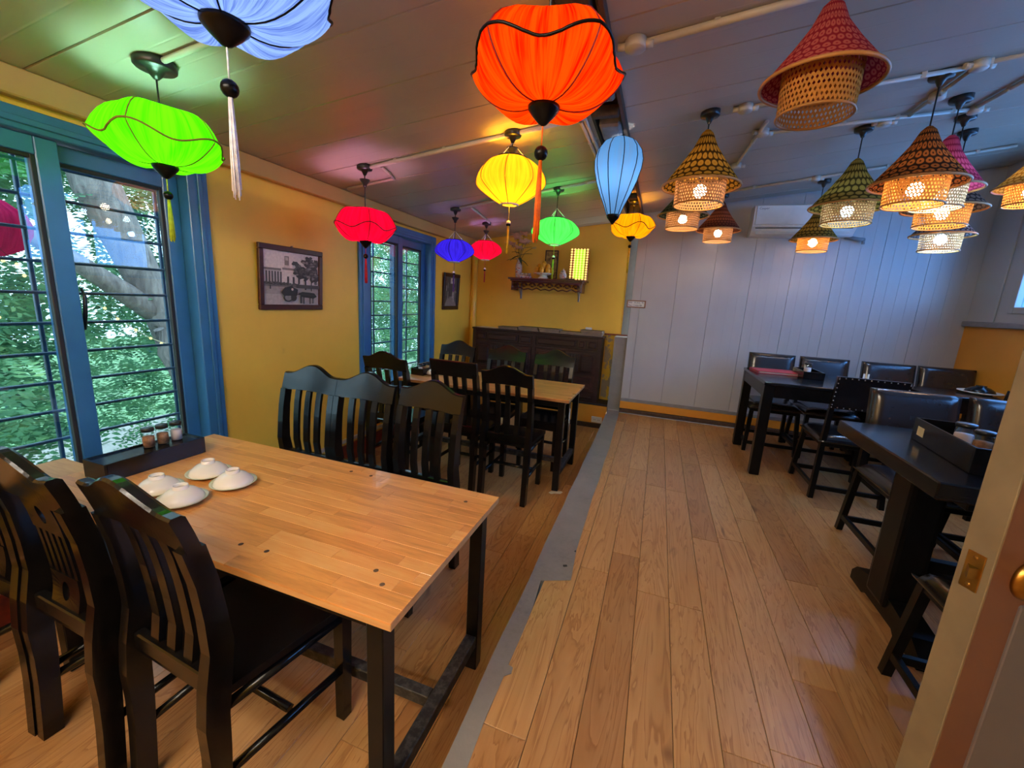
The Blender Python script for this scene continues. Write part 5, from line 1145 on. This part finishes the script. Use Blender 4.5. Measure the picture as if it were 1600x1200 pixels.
def draw1(poly, rect, disc):
    rect(0, 1, 0, 1, 206); rect(0, 1, 0, 0.36, 150); rect(0, 1, 0, 0.20, 168); rect(0, 1, 0.34, 0.40, 110)
    rect(0.0, 0.62, 0.40, 0.66, 176); rect(0.0, 0.66, 0.64, 0.68, 110); rect(0.36, 0.44, 0.74, 0.92, 120); rect(0.375, 0.425, 0.84, 0.90, 170); rect(0.35, 0.45, 0.66, 0.75, 190); rect(0.30, 0.66, 0.40, 0.70, 200); rect(0.32, 0.64, 0.66, 0.70, 120)
    for k in range(6): rect(0.04 + 0.048 * k, 0.066 + 0.048 * k, 0.42, 0.62, 70)
    for u in (0.40, 0.50, 0.60): rect(u, u + 0.035, 0.41, 0.54, 56)
    for k in range(7): disc(0.05 + 0.06 * k, 0.40, 0.04, 0.03, 78, 9, 0.2)
    for u, v, a, b in ((0.72, 0.62, 0.16, 0.12), (0.86, 0.72, 0.12, 0.16), (0.80, 0.84, 0.09, 0.09), (0.62, 0.70, 0.10, 0.06), (0.55, 0.80, 0.07, 0.04), (0.92, 0.58, 0.10, 0.14), (0.70, 0.86, 0.05, 0.03), (0.95, 0.84, 0.06, 0.08)): disc(u, v, a, b, 62, 15, 0.22)
    for u, v in ((0.66, 0.66), (0.78, 0.70), (0.84, 0.80), (0.9, 0.66), (0.74, 0.58)): disc(u, v, 0.04, 0.035, 100, 9, 0.25)
    rr = random.Random(4)
    for k in range(90):
        u, v, a, b = rr.choice(((0.72, 0.62, 0.17, 0.12), (0.87, 0.72, 0.12, 0.17), (0.80, 0.86, 0.09, 0.09), (0.60, 0.70, 0.10, 0.06), (0.92, 0.56, 0.08, 0.12))); t_ = rr.random() * 6.28; q = rr.random() ** 0.5 * 1.12
        uu, vv = u + a * q * math.cos(t_), v + b * q * math.sin(t_)
        if uu < 0.97: disc(uu, vv, 0.022 + 0.02 * rr.random(), 0.016 + 0.014 * rr.random(), rr.choice((52, 62, 74, 96, 130)), 7, 0.3)
    for k in range(30): disc(rr.random() * 0.6 + 0.02, 0.38 + 0.03 * rr.random(), 0.02, 0.012, rr.choice((60, 84, 100)), 6, 0.3)
    rect(0.71, 0.74, 0.30, 0.56, 44); rect(0.83, 0.85, 0.28, 0.56, 50); rect(0.55, 1, 0.33, 0.40, 70)
    disc(0.40, 0.14, 0.085, 0.085, 60, 14); disc(0.40, 0.14, 0.06, 0.06, 128, 14); disc(0.50, 0.14, 0.055, 0.07, 50, 12)
    poly([(0.28, 0.24), (0.32, 0.17), (0.56, 0.18), (0.58, 0.30), (0.44, 0.36), (0.34, 0.33)], 40); disc(0.46, 0.33, 0.035, 0.04, 44); disc(0.475, 0.30, 0.02, 0.025, 190)
    poly([(0.58, 0.22), (0.66, 0.26), (0.82, 0.25), (0.90, 0.24), (0.95, 0.17), (0.88, 0.13), (0.66, 0.16)], 34); rect(0.62, 0.645, 0.03, 0.18, 36); rect(0.68, 0.70, 0.02, 0.18, 40); rect(0.80, 0.82, 0.02, 0.16, 36); rect(0.86, 0.88, 0.03, 0.15, 40)
    poly([(0.54, 0.20), (0.90, 0.19), (0.90, 0.205), (0.54, 0.215)], 50); rect(0.085, 0.105, 0.29, 0.36, 50)
def draw2(poly, rect, disc):
    rect(0, 1, 0, 1, 66); poly([(0, 0), (1, 0), (0.7, 0.34), (0.25, 0.32)], 120); rect(0.42, 0.76, 0.78, 0.97, 176); rect(0.55, 0.63, 0.86, 0.96, 70)
    for u, v, t_ in ((0.08, 0.62, 140), (0.20, 0.72, 110), (0.04, 0.45, 96), (0.22, 0.42, 120), (0.62, 0.50, 130), (0.74, 0.58, 100), (0.86, 0.40, 84)): rect(u, u + 0.06, v - 0.1, v + 0.08, t_)
    rect(0.30, 0.36, 0.26, 0.56, 40); rect(0.60, 0.63, 0.28, 0.52, 196); rect(0.66, 0.78, 0.14, 0.50, 140); disc(0.72, 0.54, 0.05, 0.035, 120); disc(0.86, 0.5, 0.10, 0.05, 112, 9, 0.2); rect(0.0, 0.06, 0.2, 0.7, 110)
picture('framed_photograph', 'framed old photograph of an ox cart before a columned building, left of the far window', 2.295, 1.555, 0.535, 0.425, math.radians(0.0), draw1)
picture('framed_photograph', 'small framed dark street photograph between the far window and the corner pipe', 4.66, 1.555, 0.40, 0.435, math.radians(0.0), draw2, 0.045)

# ------------------------------------------------------------------ air conditioner, sign, socket, door
e = thing('air_conditioner', 'white split air conditioner high on the grey wall', 'air conditioner', (1.185, YG, 2.40))
bm = bmesh.new(); prof = [(0.0, -0.135), (-0.13, -0.135), (-0.205, -0.06), (-0.215, 0.0), (-0.212, 0.125), (-0.19, 0.142), (0.0, 0.142)]
a = [bm.verts.new((-0.43, y_, z_)) for y_, z_ in prof]; b = [bm.verts.new((0.43, y_, z_)) for y_, z_ in prof]
bm.faces.new(a[::-1]); bm.faces.new(b)
for k in range(len(prof)): bm.faces.new((a[k], a[(k + 1) % len(prof)], b[(k + 1) % len(prof)], b[k]))
obj('casing', bevel_all(bm, 0.008, 2), M['white_plastic'], e)
obj('front_panel', bevel_all(bx(-0.415, 0.415, -0.222, -0.205, -0.045, 0.132), 0.005), M['white_plastic'], e)
bm = bmesh.new(); box(bm, (0, 0, 0), (0.78, 0.008, 0.085), 0.002); o = obj('air_flap', bm, M['white_plastic'], e, (0, -0.172, -0.103)); o.rotation_euler = (math.radians(-45), 0, 0)
obj('outlet_gap', bx(-0.40, 0.40, -0.200, -0.17, -0.075, -0.068), M['gasket'], e)
bm = bmesh.new(); tube(bm, [(0.40, -0.05, -0.13), (0.52, -0.05, -0.15), (0.56, -0.03, -0.15)], 0.018, 8); tube(bm, [(0.555, -0.04, -0.15), (0.555, -0.04, -0.19)], 0.014, 8); obj('drain_pipe', bm, M['grey_trim'], e)
def text(name, body, size, mat, parent, loc, rot, ex=0.0004, align='LEFT', sx_=1.0):
    cu = bpy.data.curves.new(name, 'FONT'); cu.body = body; cu.size = size; cu.extrude = ex; cu.align_x = align; cu.resolution_u = 2; cu.materials.append(mat)
    o = bpy.data.objects.new(name, cu); COL.objects.link(o); o.parent = parent; o.location = loc; o.rotation_euler = rot; o.scale = (sx_, 1, 1)
    bpy.context.view_layer.update(); me = bpy.data.meshes.new_from_object(o.evaluated_get(bpy.context.evaluated_depsgraph_get())); m_ = bpy.data.objects.new(name, me); COL.objects.link(m_)
    m_.parent = parent; m_.location = loc; m_.rotation_euler = rot; m_.scale = (sx_, 1, 1); bpy.data.objects.remove(o); me.name = name; return m_
text('lettering', 'Casper', 0.03, M['grey_trim'], e, (-0.395, -0.2228, 0.095), (PI / 2, 0, 0))
e = thing('wifi_sign', 'small white wifi sign in a brown frame on the grey wall edge', 'sign', (-0.266, YG - 0.003, 1.534))
bm = bmesh.new()
for a, b, c, d in ((-0.104, 0.104, 0.030, 0.042), (-0.104, 0.104, -0.042, -0.030), (-0.104, -0.092, -0.030, 0.030), (0.090, 0.104, -0.030, 0.030)): bx(a, b, -0.010, 0.0, c, d, 0.001, bm)
obj('sign_frame', bm, M['brown_tape'], e); obj('paper', bx(-0.092, 0.090, -0.006, 0.0, -0.030, 0.030), M['paper'], e)
text('lettering', 'Wifi : XUAN, 79', 0.026, M['ink'], e, (-0.086, -0.0064, 0.006), (PI / 2, 0, 0), sx_=0.92)
text('lettering', 'Pass:123456789', 0.026, M['ink'], e, (-0.086, -0.0064, -0.024), (PI / 2, 0, 0), sx_=0.90)
e = thing('wall_socket', 'white double power socket on the orange ledge', 'socket', (-0.578, YG - 0.002, 0.106))
obj('face_plate', bx(-0.065, 0.065, -0.012, 0.0, -0.038, 0.038, 0.003), M['white_plastic'], e)
for s in (-1, 1): 
    bm = bmesh.new()
    for q in (-1, 1): bx(s * 0.025 + q * 0.008 - 0.003, s * 0.025 + q * 0.008 + 0.003, -0.0126, -0.011, -0.004, 0.004, 0, bm)
    o = obj('socket_holes', bm, M['gasket'], e); o['kind'] = 'stuff'
# cable trunking along the left wall
tag(obj('cable_trunking', bx(XL, XL + 0.02, 1.9, YG - 0.02, 0.19, 0.222, 0.003), M['white_pvc']), 'white cable trunking low along the left wall', 'trunking')
# open door at the right, its free edge towards the room
al = math.radians(24)
e = thing('door', 'brown painted open door at the right edge with brass knob', 'door', (0.505, 0.812, ST), al)
th, Wd, Hd = 0.042, 0.78, 2.0
obj('door_leaf', bx(0.0, Wd, -th, -0.0, 0.012, Hd, 0.002), M['door_paint'], e)
obj('edge_strip', bx(-0.003, 0.0015, -th - 0.0005, 0.0005, 0.012, Hd, 0.001), M['door_edge'], e)
obj('lower_grey_sheet', bevel_all(bx(0.064, Wd - 0.06, -th - 0.003, -th + 0.001, 0.08, 0.83), 0.003), M['door_low'], e)  # thin grey sheet over the lower door face
obj('upper_panel', bevel_all(bx(0.14, Wd - 0.12, -th - 0.004, -th + 0.001, 1.02, 1.86), 0.003), M['door_paint'], e)
zl = 0.875
pl = obj('latch_plate', bx(-0.0048, -0.0028, -th + 0.009, -0.009, zl - 0.031, zl + 0.031, 0.0006), M['brass'], e)
bm = bmesh.new(); prof = [(-0.0035, -0.030), (-0.018, -0.026), (-0.0035, -0.012)]
a = [bm.verts.new((x, y, zl - 0.009)) for x, y in prof]; b = [bm.verts.new((x, y, zl + 0.009)) for x, y in prof]
bm.faces.new(a[::-1]); bm.faces.new(b)
for k in range(3): bm.faces.new((a[k], a[(k + 1) % 3], b[(k + 1) % 3], b[k]))
obj('latch_bolt', bm, M['brass'], e)
for q in (-1, 1):
    bm = bmesh.new(); sphere(bm, (-0.005, -th / 2, zl + q * 0.023), 0.0035, 8, 6, (0.4, 1, 1)); obj('screw', bm, M['brass'], e)
bm = bmesh.new(); lathe(bm, [(0.034, 0.0), (0.034, 0.005), (0.030, 0.010), (0.016, 0.014), (0.013, 0.030), (0.020, 0.036), (0.028, 0.046), (0.027, 0.058), (0.018, 0.066), (0.001, 0.068)], 28, cap0=True)
o = obj('door_knob', bm, M['brass'], e, (0.068, -th, zl)); o.rotation_euler = (PI / 2, 0, 0)

# ------------------------------------------------------------------ outside the left windows
gnd = obj('street_ground', bx(-40, XL - 0.6, -22, 30, -3.3, -3.2), M['lawn']); tag(gnd, 'green ground far below the windows', 'ground', None, 'structure')
pv = obj('pavement', bx(-16, -12, -22, 30, -3.2, -3.15), M['concrete']); tag(pv, 'pale pavement beyond the trees', 'pavement', None, 'structure')
def tree(name, label, x, y, trunk, crown, n, seed, size, group=None):
    e = thing(name, label, 'tree', (x, y, -3.2), 0, group); r = random.Random(seed)
    bm = bmesh.new()
    for pts, rad in trunk: tube(bm, pts, rad, 12)
    obj('trunk', bm, M['bark'], e)
    V, F = [], []
    for c_, rx, ry, rz, share_ in crown:
        for _ in range(int(n * share_)):
            while True:
                p = Vector((r.uniform(-1, 1), r.uniform(-1, 1), r.uniform(-1, 1)))
                if p.length < 1: break
            p = Vector((c_[0] + p.x * rx, c_[1] + p.y * ry, c_[2] + p.z * rz))
            if math.sin(p.x * 3.1 + seed) + math.sin(p.y * 2.7 + 1.3 * seed) + math.sin(p.z * 3.3) < -0.55: continue
            d = Vector((r.gauss(0, 1), r.gauss(0, 1), r.gauss(-0.4, 0.5))).normalized(); u, v = frame_of(d); s = size * r.uniform(0.6, 1.2)
            for q in range(4):                           # a frond: pairs of leaflets along a stalk
                for sg in (-1, 1):
                    b0 = p + d * s * (q * 0.55); tip = b0 + d * s * 0.35 + u * sg * s * 0.75; k = len(V)
                    V += [b0, b0 + u * sg * s * 0.4 - d * s * 0.10, tip, b0 + u * sg * s * 0.35 + d * s * 0.30]; F.append((k, k + 1, k + 2, k + 3))
    me = bpy.data.meshes.new('foliage'); me.from_pydata([tuple(v) for v in V], [], F); me.materials.append(M['leaf'])
    o = bpy.data.objects.new('foliage', me); COL.objects.link(o); o.parent = e; o['kind'] = 'stuff'
    return e
tree('street_tree', 'big leaning tree with thick grey trunk close outside the near window', -5.6, 3.2,
     [([(0.5, 0.7, 0), (0.4, 0.45, 2.0), (0.25, 0.25, 3.4), (0.15, 0.0, 4.4), (0.0, -0.35, 5.6), (-0.2, -0.6, 7.2)], [0.24, 0.21, 0.18, 0.165, 0.20, 0.13]),
      ([(0.15, 0.0, 4.3), (0.2, -0.6, 4.75), (0.1, -1.3, 5.3), (-0.1, -2.2, 5.9)], [0.13, 0.09, 0.07, 0.05]),
      ([(0.3, 0.35, 3.0), (0.3, 0.0, 3.9), (0.32, -0.12, 4.15)], [0.1, 0.14, 0.05])],
     [((0.8, -2.9, 3.7), 1.1, 1.5, 1.3, 0.30), ((-1.2, 0.6, 5.0), 1.6, 2.6, 2.4, 0.35), ((0.4, -3.4, 5.8), 1.2, 1.5, 1.0, 0.10), ((-1.4, -1.4, 3.4), 0.8, 1.6, 1.0, 0.2), ((-1.2, -1.3, 6.0), 1.0, 1.9, 0.8, 0.15), ((-2.0, -0.4, 4.2), 1.4, 2.8, 2.6, 0.6), ((-2.2, 1.2, 6.2), 1.4, 3.0, 1.6, 0.5)], 6000, 3, 0.125)
tree('street_tree', 'pale feathery tree outside the far window', -6.4, 9.2,
     [([(0, 0, 0), (0.1, -0.2, 2.5), (0.0, 0.1, 5.0), (-0.1, 0.2, 7.5)], [0.22, 0.19, 0.15, 0.08])],
     [((0.6, 0.2, 4.6), 1.8, 2.4, 2.3, 0.6), ((1.0, -2.2, 4.2), 1.4, 1.8, 2.2, 0.5), ((0.0, 2.6, 5.0), 1.8, 2.2, 2.6, 0.6)], 4200, 9, 0.125)
tree('street_tree', 'darker tree further off behind the big leaning tree', -10.5, 1.0,
     [([(0, 0, 0), (0.2, 0.1, 3.0), (0.0, 0.3, 6.5)], [0.25, 0.2, 0.12])],
     [((0, 0.0, 4.4), 2.0, 3.4, 2.6, 0.6), ((0.6, 3.6, 3.8), 1.8, 2.4, 2.0, 0.4)], 3600, 21, 0.17)
tree('street_tree', 'dark tree further off behind the feathery one', -11.5, 12.5,
     [([(0, 0, 0), (0.2, 0.1, 3.0), (0.0, 0.3, 6.5)], [0.25, 0.2, 0.12])],
     [((0, 0.0, 4.4), 2.2, 5.2, 3.2, 1.0), ((-1, 7.0, 4.4), 2.2, 5.2, 3.4, 1.0)], 3600, 33, 0.2)
# fairy lights outside the near window
e = thing('fairy_lights', 'string of small warm fairy lights outside the near window', 'string lights', (-2.95, 1.2, 1.0))
bm = bmesh.new(); pts = [(0.0, -0.10 + 0.07 * k, 0.55 - 0.048 * k - 0.02 * math.sin(k)) for k in range(12)]; tube(bm, pts, 0.002, 5); obj('wire', bm, M['paper'], e)
bm = bmesh.new()
for k in range(0, 12): sphere(bm, (pts[k][0] + 0.01, pts[k][1] + 0.01 * math.sin(k * 4), pts[k][2] - 0.006), 0.0075, 8, 6)
pts2 = [(0.02 * math.sin(k), -0.75 + 0.045 * k + 0.02 * math.sin(3 * k), 0.22 + 0.20 * math.sin(k * 2.3) + 0.02 * k) for k in range(16)]
for p in pts2: sphere(bm, p, 0.007, 8, 6)
o = obj('lamp_beads', bm, M['fairy'], e); o['kind'] = 'stuff'
bm = bmesh.new(); tube(bm, pts2, 0.0015, 4); obj('wire', bm, M['stem'], e)
